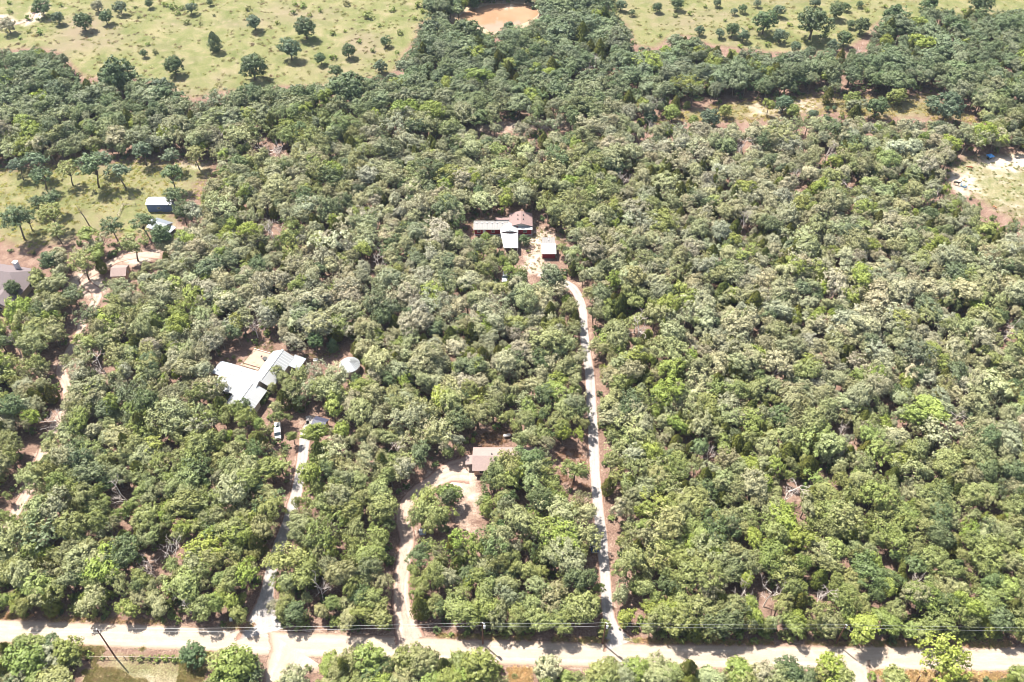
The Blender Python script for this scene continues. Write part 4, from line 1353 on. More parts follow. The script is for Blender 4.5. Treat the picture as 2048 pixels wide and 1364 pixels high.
MB().box(hx(-5.4), hx(-0.62), hy(246.06), hy(247.5), 0, 2.9).build('lean_to', M['cream_wall'], h)
MB().slab([(hx(-5.7), hy(246.2), 3.25), (hx(-0.96), hy(246.2), 3.25), (hx(-0.96), hy(247.8), 2.95), (hx(-5.7), hy(247.8), 2.95)], 0.12).build('lean_to_roof', M['pink_shingle'], h)
eg = MB().add([(hx(-3.6), hy(239.9), 2.92), (hx(1.8), hy(239.9), 2.92), (hx(-0.8), hy(239.9), 3.86), (hx(-3.6), hy(240.05), 2.92), (hx(1.8), hy(240.05), 2.92), (hx(-0.8), hy(240.05), 3.86)],
              [(0, 1, 2), (5, 4, 3), (0, 3, 4, 1), (1, 4, 5, 2), (2, 5, 3, 0)]).build('gable_front', M['white'], h)
gr = MB()
gr.slab([(hx(-3.95), hy(239.6), 2.95), (hx(-0.802), hy(239.6), 4.02), (hx(-0.802), hy(244.0), 4.02), (hx(-3.95), hy(242.2), 2.95)][::-1], 0.12)
gr.slab([(hx(-0.798), hy(239.6), 4.02), (hx(2.1), hy(239.6), 2.95), (hx(2.1), hy(242.2), 2.95), (hx(-0.798), hy(244.0), 4.02)][::-1], 0.12)
gr.build('entrance_roof', M['white_roof_y'], h)
cpm = MB().slab([(hx(-3.9), hy(239.55), 2.88), (hx(-2.75), hy(232.2), 2.55), (hx(2.05), hy(232.2), 2.55), (hx(2.05), hy(239.55), 2.88)], 0.1)
cpo = cpm.build('carport_roof', M['white_roof'], h)
for x, y in ((-2.5, 232.5), (1.8, 232.5), (-3.0, 235.8), (1.8, 235.8), (-3.5, 239.2), (1.8, 239.2)):
    MB().box(hx(x) - 0.06, hx(x) + 0.06, hy(y) - 0.06, hy(y) + 0.06, 0, 2.6).build('carport_post', M['white'], h)
for x in (-11.3, -8.6, -6.6):
    if x == -8.6:
        door(h, hx(-9.5), hy(241.95), 0.9, 2.05, 'white', 's', 0.35)
    else:
        window(h, hx(x if x != -6.6 else -6.4), hy(241.95), 1.2, 0.95, 1.05)
window(h, hx(4.4), hy(241.95), 1.2, 1.2, 1.0)
window(h, hx(6.5), hy(246.4), 1.3, 1.0, 1.0, 'e')

# --- small red barn
b = empty('small_barn', (12.2, 233.2, 0))
tag(b, 'small red barn with white metal roof right of the red house', 'barn')
gable_walls(MB(), -2.1, 2.1, -3.3, 4.1, 2.5, 3.3).build('wall', M['red_wall'], b)
r1 = MB().slab([(-2.45, -3.9, 2.42), (2.45, -3.9, 2.42), (2.45, 0.198, 3.45), (-2.45, 0.198, 3.45)], 0.1).build('roof', M['white_roof'], b)
r2 = MB().slab([(-2.2, 0.202, 3.40), (2.2, 0.202, 3.40), (2.2, 4.5, 2.55), (-2.2, 4.5, 2.55)], 0.1).build('roof', M['old_roof'], b)
MB().box(-0.2, 0.15, 2.4, 2.7, 2.9, 3.35).build('roof_vent', M['white'], b)
MB().box(-1.3, 1.3, -3.37, -3.3, 0.0, 2.1).build('door', M['red_wall'], b)

# --- white-roofed house in an L around its patio
ang = math.atan2(-0.34, 0.94)
w = empty('white_roof_house', (-77.8, 172.9, 0), ang)
tag(w, 'large house under bright white metal roofs around a patio, left of centre', 'house')
gable_walls(MB(), -5.7, 6.2, -4.3, 4.6, 2.85, 4.75).build('wall', M['stone_wall'], w)
gable_walls(MB(), 2.95, 9.45, 4.62, 13.2, 2.85, 4.55, 'y').build('wall', M['stone_wall'], w)
gable_walls(MB(), 0.8, 8.4, -8.6, -4.32, 2.85, 4.55, 'y').build('wall', M['stone_wall'], w)
a1 = gable_roof(MB(), -6.2, 6.2, -4.9, 5.1, 3.0, 5.1).build('roof', M['white_roof'], w)
MB().box(-6.25, 5.4, -0.12, 0.32, 5.04, 5.2).build('ridge_cap', M['white'], a1)
seams(a1, -6.2, 2.5, -4.9, 5.1, 3.0, 5.1)
a2 = gable_roof(MB(), 2.6, 9.8, 0.6, 13.6, 3.03, 4.9, 'y').build('roof', M['white_roof_y'], w)
MB().box(5.98, 6.42, 1.2, 13.62, 4.84, 5.0).build('ridge_cap', M['white'], a2)
seams(a2, 2.6, 9.8, 5.2, 13.6, 3.03, 4.9, 'y')
a3 = gable_roof(MB(), 0.3, 8.9, -9.0, -0.6, 3.06, 4.95, 'y').build('roof', M['white_roof_y'], w)
MB().box(4.38, 4.82, -9.02, -0.8, 4.89, 5.05).build('ridge_cap', M['white'], a3)
seams(a3, 0.3, 8.9, -9.0, -5.0, 3.06, 4.95, 'y')
MB().slab([(9.4, 10.0, 3.05), (13.0, 10.0, 2.5), (13.0, 14.6, 2.5), (9.4, 14.6, 3.05)][::-1], 0.1).build('porch_roof', M['grey_roof'], w)
for x, y in ((12.8, 10.2), (12.8, 12.3), (12.8, 14.4)):
    MB().box(x - 0.07, x + 0.07, y - 0.07, y + 0.07, 0, 2.5).build('porch_post', M['white'], w)
MB().box(-10.0, -6.25, 0.5, 5.0, 0, 2.35).build('annex_wall', M['tan_wall'], w)
MB().slab([(-10.3, 0.2, 2.45), (-6.22, 0.2, 2.75), (-6.22, 5.3, 2.75), (-10.3, 5.3, 2.45)], 0.1).build('annex_roof', M['grey_roof'], w)
for x, y, z in ((-1.2, 2.6, 4.05), (2.6, 0.9, 4.75)):
    MB().cyl((x, y), 0.1, z - 0.2, z + 0.45, 8).build('vent_pipe', M['steel'], w)
for x in (-3.6, -1.2):
    window(w, x, -4.3, 1.0, 1.2, 1.2)
door(w, 4.6, -8.6, 1.0, 2.1, 'greywood')
window(w, 2.2, -8.6, 1.0, 1.1, 1.2)
window(w, 6.9, -8.6, 1.0, 1.1, 1.2)
window(w, 9.45, 7.0, 1.0, 1.3, 1.2, 'e')
pt = empty('patio', (-77.8, 172.9, 0), ang)
tag(pt, 'tan square patio slab with curb behind the white roofed house', 'patio')
MB().box(-5.0, 1.4, 8.5, 14.4, -0.02, 0.22).build('slab', M['deck'], pt)
MB().box(-5.6, 0.4, 7.5, 8.3, -0.02, 0.12).build('step', M['deck'], pt)
for i in range(4):
    MB().box(-5.0 + i * 1.6, -5.0 + i * 1.6 + 1.59, 14.42, 14.6, -0.02, 0.5).build('border_stone', M['stone_wall'], pt)
fp = empty('fire_pit', (*P(531, 720)[:2], 0.22))
tag(fp, 'round black fire pit on the tan patio', 'fire pit')
MB().cyl((0, 0), 0.62, 0.12, 0.55, 18, 0.72).build('bowl', M['iron'], fp)
for k in range(3):
    a = k * 2.094
    MB().cyl((0.45 * math.cos(a), 0.45 * math.sin(a)), 0.04, 0, 0.15, 6).build('leg', M['iron'], fp)
gr_ = empty('grill', (*P(524.5, 717)[:2], 0.22))
tag(gr_, 'small black grill beside the round fire pit', 'grill')
MB().cyl((0, 0), 0.22, 0.6, 0.85, 12, 0.3).cyl((0, 0), 0.3, 0.85, 1.05, 12, 0.08).build('kettle', M['iron'], gr_)
for k in range(3):
    a = k * 2.094
    MB().tube([(0.1 * math.cos(a), 0.1 * math.sin(a), 0.62), (0.3 * math.cos(a), 0.3 * math.sin(a), 0)], 0.02, 5).build('leg', M['iron'], gr_)
bn = empty('garden_bench', (*P(632, 722)[:2], 0), 0.2)
tag(bn, 'white garden bench on the dry lawn right of the white roofed house', 'bench')
for k in range(3):
    MB().box(-0.75, 0.75, -0.25 + k * 0.17, -0.1 + k * 0.17, 0.42, 0.46).build('slat', M['white'], bn)
MB().box(-0.75, 0.75, 0.26, 0.3, 0.5, 0.9).build('backrest', M['white'], bn)
for x in (-0.65, 0.65):
    for y in (-0.2, 0.24):
        MB().box(x - 0.04, x + 0.04, y - 0.04, y + 0.04, 0, 0.42).build('leg', M['white'], bn)

# --- round steel bin with ribbed cone roof
bi = empty('grain_bin', (-47.6, 180.0, 0))
tag(bi, 'round steel bin with ribbed conical roof beside the white roofed house', 'grain bin')
MB().cyl((0, 0), 2.85, 0, 2.3, 32).build('wall', M['steel'], bi)
seg = 24
cone = MB()
cv = [(3.1 * math.cos(2 * math.pi * k / seg), 3.1 * math.sin(2 * math.pi * k / seg), 2.3) for k in range(seg)]
cone.add(cv + [(0.25 * math.cos(2 * math.pi * k / seg), 0.25 * math.sin(2 * math.pi * k / seg), 3.7) for k in range(seg)],
         [(k, (k + 1) % seg, (k + 1) % seg + seg, k + seg) for k in range(seg)] + [tuple(range(seg, 2 * seg)), tuple(range(seg))[::-1]])
co = cone.build('roof', M['bin_roof'], bi)
for k in range(seg):
    a = 2 * math.pi * (k + 0.5) / seg
    MB().tube([(3.07 * math.cos(a), 3.07 * math.sin(a), 2.34), (0.3 * math.cos(a), 0.3 * math.sin(a), 3.72)], 0.06, 4).build('rib', M['steel'], co)
MB().cyl((0, 0), 0.3, 3.65, 3.95, 12, 0.22).build('cap', M['steel'], bi)

# --- blue barn, grey-roofed house, taupe house and tan shed on the left
bb = empty('blue_barn', (-123.4, 256.4, 0))
tag(bb, 'long slate blue barn with white metal roof at the glade edge', 'barn')
gable_walls(MB(), -4.4, 4.4, -1.6, 2.4, 3.1, 3.6).build('wall', M['blue_wall'], bb)
gable_roof(MB(), -4.6, 4.6, -1.8, 2.75, 3.2, 3.85).build('roof', M['white_roof'], bb)
window(bb, -0.4, -1.6, 1.2, 0.9, 0.8)
door(bb, 2.4, -1.6, 0.95, 2.0, 'blue_wall')
MB().box(2.0, 2.2, -1.67, -1.6, 1.7, 1.9).build('lamp', M['white'], bb)

gh = empty('grey_roof_house', (-119.8, 244.0, 0), math.radians(-24))
tag(gh, 'small house under pale grey metal roof half hidden by glade oaks', 'house')
gable_walls(MB(), -3.6, 2.6, -2.5, 2.5, 2.5, 3.7).build('wall', M['cream_wall'], gh)
gable_roof(MB(), -4.0, 2.9, -2.9, 2.9, 2.6, 3.9).build('roof', M['grey_roof'], gh)
MB().slab([(2.7, -2.4, 2.55), (5.0, -2.4, 2.3), (5.0, 1.6, 2.3), (2.7, 1.6, 2.55)], 0.08).build('porch_roof', M['grey_roof'], gh)
for x, y in ((4.85, -2.25), (4.85, 1.45)):
    MB().box(x - 0.07, x + 0.07, y - 0.07, y + 0.07, 0, 2.3).build('porch_post', M['greywood'], gh)
MB().box(5.2, 5.4, -2.6, 1.8, 0, 1.1).build('porch_rail', M['greywood'], gh)
window(gh, -1.5, -2.5, 1.0, 1.0, 1.0)
door(gh, 1.0, -2.5)


def hip(mb, x0, x1, y0, y1, ze, zr, run):
    """hip roof, ridge along x"""
    ym = (y0 + y1) / 2
    v = [(x0, y0, ze), (x1, y0, ze), (x1, y1, ze), (x0, y1, ze), (x0 + run, ym, zr), (x1 - run, ym, zr), (x0, y0, ze - 0.15), (x1, y0, ze - 0.15), (x1, y1, ze - 0.15), (x0, y1, ze - 0.15)]
    return mb.add(v, [(0, 1, 5, 4), (1, 2, 5), (2, 3, 4, 5), (3, 0, 4), (6, 7, 1, 0), (7, 8, 2, 1), (8, 9, 3, 2), (9, 6, 0, 3), (9, 8, 7, 6)])


th_ = empty('shingle_house', (-163.0, 216.0, 0), math.radians(-12))
tag(th_, 'taupe shingle hip roofed house cut by the left edge', 'house')
MB().box(-8.0, 9.0, -5.2, 6.0, 0, 3.0).build('wall', M['stone_wall'], th_)
MB().box(2.6, 8.6, -10.6, -5.2, 0, 2.8).build('wall', M['stone_wall'], th_)
hr = hip(MB(), -8.7, 9.8, -6.0, 6.8, 3.1, 6.6, 6.0).build('roof', M['taupe_shingle'], th_)
gable_roof(MB(), 1.9, 9.3, -11.2, -1.5, 3.12, 5.1, 'y').build('wing_roof', M['taupe_shingle'], th_)
ch = MB().box(2.6, 3.8, 4.2, 5.3, 3.5, 7.0).build('chimney', M['brick'], hr)
MB().box(2.45, 3.95, 4.05, 5.45, 7.0, 7.2).build('chimney_cap', M['white'], hr)
MB().box(-3.0, -2.0, -4.6, -3.8, 4.1, 4.5).build('skylight', M['white'], hr)
MB().slab([(-8.0, -8.2, 2.5), (1.8, -8.2, 2.5), (1.8, -5.6, 2.95), (-8.0, -5.6, 2.95)], 0.1).build('porch_roof', M['taupe_shingle'], th_)
for x in (-7.6, -4.6, -1.6, 1.4):
    MB().box(x - 0.09, x + 0.09, -8.0, -7.82, 0, 2.45).build('porch_post', M['greywood'], th_)
window(th_, 5.4, -10.6, 1.0, 1.6, 1.3)
window(th_, 9.0, 1.0, 1.0, 1.4, 1.3, 'e')
door(th_, -1.0, -5.2, 1.0, 2.1, 'greywood')
MB().box(9.85, 11.0, 2.6, 4.6, 0.0, 1.1).build('air_conditioner', M['white'], th_)

ts = empty('tan_shed', (-127.2, 221.2, 0), math.radians(4))
tag(ts, 'small tan shed with faded pinkish roof on the white sand', 'shed')
gable_walls(MB(), -2.3, 2.3, -2.4, 2.4, 2.3, 3.4).build('wall', M['tan_wall'], ts)
gable_roof(MB(), -2.5, 2.5, -2.75, 2.75, 2.32, 3.6).build('roof', M['tan_shingle'], ts)
window(ts, 2.3, 0.2, 1.2, 0.6, 0.7, 'e')
door(ts, -0.5, -2.4, 0.9, 1.9, 'tan_wall')

# --- brown shingle house behind the front oaks
hb = empty('brown_shingle_house', (-1.8, 145.6, 0))
tag(hb, 'house with faded brown shingle roof half hidden among the front oaks', 'house')
gable_walls(MB(), -8.2, 8.6, -3.3, 3.4, 2.6, 3.9).build('wall', M['tan_wall'], hb)
br = gable_roof(MB(), -8.7, 9.0, -3.9, 3.9, 2.7, 4.2).build('roof', M['tan_shingle'], hb)
for x in (-3.6, -1.9, 0.8):
    MB().box(x - 0.18, x + 0.18, 0.5, 0.85, 3.9, 4.25).build('roof_vent', M['iron'], br)
MB().slab([(-10.6, -1.6, 2.40), (-8.72, -1.6, 2.6), (-8.72, 1.5, 2.6), (-10.6, 1.5, 2.40)], 0.08).build('porch_roof', M['tan_shingle'], hb)
for y in (-1.4, 1.3):
    MB().box(-10.5, -10.35, y - 0.07, y + 0.07, 0, 2.35).build('porch_post', M['greywood'], hb)
MB().slab([(-5.0, -5.8, 2.3), (3.0, -5.8, 2.3), (3.0, -3.6, 2.68), (-5.0, -3.6, 2.68)], 0.08).build('porch_roof', M['tan_shingle'], hb)
for x in (-4.8, 2.8):
    MB().box(x - 0.07, x + 0.07, -5.6, -5.46, 0, 2.3).build('porch_post', M['white'], hb)
window(hb, -6.2, -3.3, 1.0, 1.2, 1.1)
window(hb, 5.4, -3.3, 1.0, 1.2, 1.1)
door(hb, -1.0, -3.3)
tk = empty('propane_tank', (*P(1014, 874)[:2], 0), 0.2)
tag(tk, 'white propane tank on legs behind the brown shingle house', 'tank')
MB().tube([(-1.0, 0, 0.75), (-0.85, 0, 0.75), (0.85, 0, 0.75), (1.0, 0, 0.75)], [0.2, 0.45, 0.45, 0.2], 14).build('vessel', M['white'], tk, True)
for x in (-0.55, 0.55):
    MB().box(x - 0.06, x + 0.06, -0.3, 0.3, 0, 0.45).build('foot', M['greywood'], tk)
MB().cyl((0, 0), 0.13, 1.15, 1.35, 10).build('valve_dome', M['white'], tk)

# --- sheds among the trees
ds = empty('dark_shed', (-53.2, 158.6, 0), math.radians(-18))
tag(ds, 'low shed with dark slate blue metal roof near the gravel drive end', 'shed')
MB().box(-1.7, 1.7, -1.3, 1.3, 0, 2.1).build('wall', M['tan_wall'], ds)
gable_roof(MB(), -2.0, 2.0, -1.7, 1.7, 2.12, 2.75).build('roof', M['dark_roof'], ds)
door(ds, 0.2, -1.3, 0.9, 1.8, 'greywood', 's', 0.05)
wh = empty('pump_house', (*P(846, 1070)[:2], 0), math.radians(8))
tag(wh, 'tiny pump house with grey metal lid beside the sandy drive', 'shed')
MB().box(-0.65, 0.65, -0.6, 0.6, 0, 1.35).build('wall', M['taupe_shingle'], wh)
MB().slab([(-0.85, -0.85, 1.4), (0.85, -0.85, 1.4), (0.85, 0.85, 1.7), (-0.85, 0.85, 1.7)], 0.08).build('roof', M['grey_roof'], wh)
MB().box(-0.35, 0.35, -0.64, -0.6, 0.1, 1.15).build('door', M['greywood'], wh)


# ------------------------------------------------------------------ vehicles
def car(name, loc, rz, mat, label, cat, kind='car'):
    e = empty(name, loc, rz)
    tag(e, label, cat)
    Lh, Wh = (2.75, 0.98) if kind == 'pickup' else (2.4, 0.93)
    if kind == 'van':
        prof = [(-2.5, 0.45), (-2.5, 1.75), (-2.42, 2.0), (1.05, 2.0), (1.75, 1.28), (2.4, 1.02), (2.5, 0.7), (2.5, 0.42)]
        Lh = 2.5
    elif kind == 'pickup':
        prof = [(-2.75, 0.5), (-2.75, 1.1), (-0.75, 1.1), (-0.62, 1.12), (0.95, 1.12), (2.45, 1.02), (2.7, 0.85), (2.75, 0.45)]
    else:
        prof = [(-2.4, 0.4), (-2.4, 0.85), (-2.2, 1.02), (-1.2, 1.04), (0.9, 1.04), (2.1, 0.88), (2.38, 0.68), (2.4, 0.38)]
    n = len(prof)
    v = [(x, s * Wh * (0.96 if z > 1.2 else 1.0) * (0.94 if abs(x) > Lh - 0.15 else 1), z) for s in (-1, 1) for x, z in prof]
    f = [tuple(range(n))[::-1] if False else tuple(range(n)), tuple(range(2 * n - 1, n - 1, -1))] + [(i, i + n, (i + 1) % n + n, (i + 1) % n) for i in range(n)]
    body = mesh_obj('body', v, f, mat, e)
    bev = body.modifiers.new('bevel', 'BEVEL')
    bev.width = 0.09
    bev.segments = 2
    if kind != 'van':
        x0, x1, x2, x3 = ((-0.72, -0.55, 0.55, 1.05) if kind == 'pickup' else (-1.75, -1.05, 0.35, 1.05))
        zt = 1.78 if kind == 'pickup' else 1.46
        zb = 1.09 if kind == 'pickup' else 1.02
        wv = [(x, s * yw, z) for s in (-1, 1) for x, z, yw in ((x0, zb, Wh * 0.93), (x1, zt - 0.05, Wh * 0.76), (x2, zt - 0.05, Wh * 0.76), (x3, zb, Wh * 0.93))]
        MBg = MB().add(wv, [(0, 1, 2, 3), (7, 6, 5, 4), (0, 4, 5, 1), (1, 5, 6, 2), (2, 6, 7, 3)])
        MBg.build('windows', M['glass'], e)
        MB().add([(x, s * Wh * 0.75, z) for z in (zt - 0.06, zt) for s in (-1, 1) for x in (x1 - 0.03, x2 + 0.05)],
                 [(0, 1, 3, 2), (4, 6, 7, 5), (0, 4, 5, 1), (2, 3, 7, 6), (0, 2, 6, 4), (1, 5, 7, 3)]).build('roof', mat, e)
    else:
        MB().add([(1.08, -0.8, 1.95), (1.08, 0.8, 1.95), (1.74, 0.86, 1.3), (1.74, -0.86, 1.3), (1.12, -0.8, 1.99), (1.12, 0.8, 1.99), (1.8, 0.86, 1.33), (1.8, -0.86, 1.33)],
                 [(3, 2, 1, 0), (4, 5, 6, 7), (0, 1, 5, 4), (1, 2, 6, 5), (2, 3, 7, 6), (3, 0, 4, 7)]).build('windshield', M['glass'], e)
        MB().box(-1.2, -0.5, -0.4, 0.4, 2.0, 2.08).build('roof_hatch', M['glass'], e)
    if kind == 'pickup':
        MB().box(-2.6, -0.85, -0.8, 0.8, 1.1, 1.106).build('bed', M['iron'], e)
        for s in (-1, 1):
            MB().box(-2.7, -0.8, s * 0.9 - 0.07, s * 0.9 + 0.07, 1.09, 1.32).build('bed_side', mat, e)
        MB().box(-2.76, -2.68, -0.85, 0.85, 1.09, 1.3).build('tailgate', mat, e)
    for s in (-1, 1):
        for x in (-Lh * 0.6, Lh * 0.62):
            wl = MB().tube([(x, s * (Wh - 0.2), 0.34), (x, s * (Wh + 0.02), 0.34)], 0.34, 14).build('wheel', M['rubber'], e)
            MB().tube([(x, s * (Wh + 0.02), 0.34), (x, s * (Wh + 0.04), 0.34)], 0.19, 10).build('rim', M['steel'], wl)
        MB().box(Lh - 0.06, Lh + 0.012, s * 0.62 - 0.16, s * 0.62 + 0.16, 0.62, 0.78).build('headlight', M['lamp'], e)
        MB().box(-Lh - 0.012, -Lh + 0.03, s * 0.72 - 0.1, s * 0.72 + 0.1, 0.66, 0.84).build('tail_light', M['red_wall'], e)
    MB().box(-Lh - 0.06, -Lh, -Wh * 0.85, Wh * 0.85, 0.4, 0.58).build('bumper', M['steel'] if kind == 'pickup' else mat, e)
    return e


car('parked_car', (*P(1010, 557)[:2], 0.0), math.radians(-95), M['silver_car'], 'silver car parked in tree shade below the red house', 'car')
car('parked_van', (*P(557, 867)[:2], 0.0), math.radians(-80), M['white_car'], 'white van parked among oaks left of the gravel drive', 'van', 'van')
car('pickup_truck', (*P(1186.5, 1088)[:2], 0.0), math.radians(94), M['blue_car'], 'blue pickup truck parked under oaks beside the long drive', 'pickup', 'pickup')

# ------------------------------------------------------------------ horses and their gear
def horse(loc, rz, mat, label, sc=1.0, graze=True):
    """one skinned body over a skeleton of joints"""
    bm = bmesh.new()
    lay = bm.verts.layers.skin.verify()
    V = {}

    def vert(k, co, r, r2=None):
        x = bm.verts.new(co)
        x[lay].radius = (r, r2 or r)
        V[k] = x

    def chain(*ks):
        for a, b_ in zip(ks, ks[1:]):
            bm.edges.new((V[a], V[b_]))
    vert('rump', (-0.72, 0, 1.28), 0.26, 0.29)
    vert('loin', (-0.30, 0, 1.24), 0.25, 0.29)
    vert('belly', (0.15, 0, 1.18), 0.27, 0.31)
    vert('chest', (0.55, 0, 1.22), 0.25, 0.33)
    vert('neck', (0.88, 0, 1.42 if not graze else 1.18), 0.15, 0.2)
    vert('poll', (1.22, 0, 1.78 if not graze else 0.80), 0.10, 0.13)
    vert('nose', (1.52, 0, 1.55 if not graze else 0.38), 0.06, 0.08)
    vert('ear', (1.17, 0.0, 1.92 if not graze else 0.90), 0.03)
    vert('dock', (-0.98, 0, 1.25), 0.07)
    vert('tail', (-1.08, 0, 0.75), 0.06)
    chain('rump', 'loin', 'belly', 'chest', 'neck', 'poll', 'nose')
    chain('poll', 'ear')
    chain('rump', 'dock', 'tail')
    for s, t in ((1, 'l'), (-1, 'r')):
        vert('st' + t, (-0.66, s * 0.2, 0.98), 0.15)
        vert('hk' + t, (-0.82, s * 0.2, 0.52), 0.07)
        vert('hf' + t, (-0.72, s * 0.2, 0.05), 0.06)
        vert('el' + t, (0.56, s * 0.18, 0.9), 0.11)
        vert('kn' + t, (0.60, s * 0.18, 0.5), 0.065)
        vert('ff' + t, (0.57, s * 0.18, 0.05), 0.06)
        chain('rump', 'st' + t, 'hk' + t, 'hf' + t)
        chain('chest', 'el' + t, 'kn' + t, 'ff' + t)
    V['rump'][lay].use_root = True
    me = bpy.data.meshes.new('horse')
    bm.to_mesh(me)
    bm.free()
    me.materials.append(mat)
    o = link(bpy.data.objects.new('horse', me))
    o.location = loc
    o.rotation_euler = (0, 0, rz)
    o.scale = (sc, sc, sc)
    sk = o.modifiers.new('skin', 'SKIN')
    sk.use_smooth_shade = True
    su = o.modifiers.new('sub', 'SUBSURF')
    su.levels = su.render_levels = 1
    tag(o, label, 'horse')


M['bay'] = plain('bay_coat', (0.20, 0.065, 0.03), 0.6, 0, 0.2)
M['black_coat'] = plain('black_coat', (0.018, 0.013, 0.014), 0.5, 0, 0.2)
M['calf_coat'] = plain('chestnut_coat', (0.36, 0.16, 0.08), 0.6, 0, 0.2)
horse((*P(1912, 370)[:2], 0), math.radians(-25), M['black_coat'], 'black horse at the round hay feeder in tree shade', 1.08, False)
horse((*P(1938, 339)[:2], 0), math.radians(150), M['bay'], 'bay horse grazing on the dry grass of the horse lot', 1.05)
horse((*P(1988, 417)[:2], 0), math.radians(-50), M['calf_coat'], 'small chestnut foal on the lower dry lot', 0.72)
hf = empty('hay_feeder', (*P(1927, 372)[:2], 0))
tag(hf, 'round grey blue steel hay feeder beside the black horse', 'feeder')
for z in (0.12, 0.62, 1.15):
    pts_ = [(1.15 * math.cos(k * math.pi / 10), 1.15 * math.sin(k * math.pi / 10), z) for k in range(21)]
    MB().tube(pts_, 0.05, 6, False).build('ring', M['grey_blue'], hf)
for k in range(12):
    a = k * math.pi / 6
    MB().tube([(1.15 * math.cos(a), 1.15 * math.sin(a), 0), (1.15 * math.cos(a), 1.15 * math.sin(a), 1.18)], 0.035, 5).build('bar', M['grey_blue'], hf)
MB().cyl((0, 0), 1.0, 0.0, 0.55, 20, 0.98).build('skirt', M['grey_blue'], hf)
hb_ = MB().cyl((0, 0), 0.75, 0.5, 0.8, 18, 0.55)
o = hb_.build('hay_bale', M['hay'])
o.location = hf.location
tag(o, 'flattened hay bale inside the round steel feeder', 'hay bale')
cn_ = empty('blue_canopy', (*P(1978, 318)[:2], 0), math.radians(20))
tag(cn_, 'small blue tarp canopy on four posts in the sandy horse lot', 'canopy')
for x, y in ((-0.95, -0.85), (0.95, -0.85), (0.95, 0.85), (-0.95, 0.85)):
    MB().cyl((x, y), 0.05, 0, 1.65, 6).build('post', M['steel'], cn_)
cs = [(-1.1, -1.0, 1.6), (1.1, -1.0, 1.6), (1.1, 1.0, 1.6), (-1.1, 1.0, 1.6), (0, 0, 2.25)]
MB().add(cs + [(x, y, z - 0.25) for x, y, z in cs[:4]], [(0, 1, 4), (1, 2, 4), (2, 3, 4), (3, 0, 4), (5, 6, 1, 0), (6, 7, 2, 1), (7, 8, 3, 2), (8, 5, 0, 3)]).build('tarp', M['blue_cloth'], cn_)
MB().box(-0.7, 0.7, -0.35, 0.35, 0.0, 0.6).build('trough', M['iron'], cn_)

# ------------------------------------------------------------------ utility poles and wires
POLES = []


def pole(bx, by, tx, ty, h, label, transformer=False, guy=None, lamp=False):
    a = P(bx, by)
    bt = P(tx, ty, h)
    e = empty('utility_pole', a)
    t = bt - a
    tag(e, label, 'utility pole', 'utility poles along the gravel road')
    MB().tube([(0, 0, -0.5), tuple(t * 0.5), tuple(t)], [0.19, 0.16, 0.13], 10).build('shaft', M['pole'], e)
    MB().tube([t - Vector((0.1, 0, 0.35)), t + Vector((0.55, 0.0, -0.3))], 0.05, 6).build('bracket', M['steel'], e)
    tops = [t + Vector((0, 0, 0.16)), t + Vector((0.22, -0.1, -1.1))]
    for q in tops:
        MB().cyl((q.x, q.y), 0.07, q.z - 0.16, q.z + 0.05, 8, 0.1).build('insulator', M['porcelain'], e)
    if transformer:
        MB().cyl((t.x + 0.36, t.y - 0.12), 0.27, t.z - 2.1, t.z - 1.15, 14).build('transformer', M['white'], e)
        MB().cyl((t.x + 0.36, t.y - 0.12), 0.08, t.z - 1.15, t.z - 0.9, 8).build('bushing', M['porcelain'], e)
    if guy:
        for k, (gx_, gy_) in enumerate(guy):
            q = P(gx_, gy_) - a
            MB().tube([t + Vector((0.05, 0, -0.5 - k * 0.6)), q], 0.025, 4, False).build('guy_wire', M['wire'], e)
    POLES.append([a + q for q in tops])
    return e


pole(232, 1316, 194, 1259, 11.5, 'dark leaning utility pole in the grass left of the side road')
pole(965.7, 1288, 965, 1246, 10.0, 'brown utility pole with grey transformer in front of the middle oaks', True)
pole(1205, 1287, 1212, 1246, 10.0, 'dark utility pole with white transformer at the long drive mouth', True)
pole(1671.6, 1287.4, 1691.7, 1250, 9.5, 'reddish utility pole held by two guy wires at the right', False, [(1735, 1293), (1746, 1294)])


def wire(a, b_, sag, label):
    pts_ = []
    for k in range(25):
        t = k / 24
        p = a.lerp(b_, t)
        p.z -= sag * 4 * t * (1 - t)
        pts_.append(p)
    o = MB().tube(pts_, 0.012, 4, False).build('power_line', M['wire'])
    tag(o, label, 'power line', 'overhead wires along the road')


end_w = [POLES[0][0] + Vector((-75, 1, 0)), POLES[0][1] + Vector((-75, 1, 0))]
end_e = [POLES[3][0] + Vector((80, -1, 0)), POLES[3][1] + Vector((80, -1, 0))]
chainp = [end_w] + POLES + [end_e]
SPAN = ['left of the leaning pole', 'from leaning pole to middle pole', 'from middle pole to long drive pole', 'from long drive pole to guyed pole', 'right of the guyed pole']
for i in range(5):
    wire(chainp[i][0], chainp[i + 1][0], 0.5, 'upper overhead wire ' + SPAN[i])
    wire(chainp[i][1], chainp[i + 1][1], 0.6, 'lower overhead wire ' + SPAN[i])
# the pole south of the road, cut by the lower edge
tp = P(1841, 1351, 9.0)
bs = P(1815, 1392)
e = empty('utility_pole', bs)
tag(e, 'dark pole top rising past the lower edge at the right', 'utility pole', 'utility poles along the gravel road')
MB().tube([(0, 0, -0.4), tp - bs], [0.17, 0.12], 9).build('shaft', M['pole'], e)
MB().cyl((tp.x - bs.x, tp.y - bs.y), 0.07, 8.9, 9.15, 8).build('insulator', M['porcelain'], e)
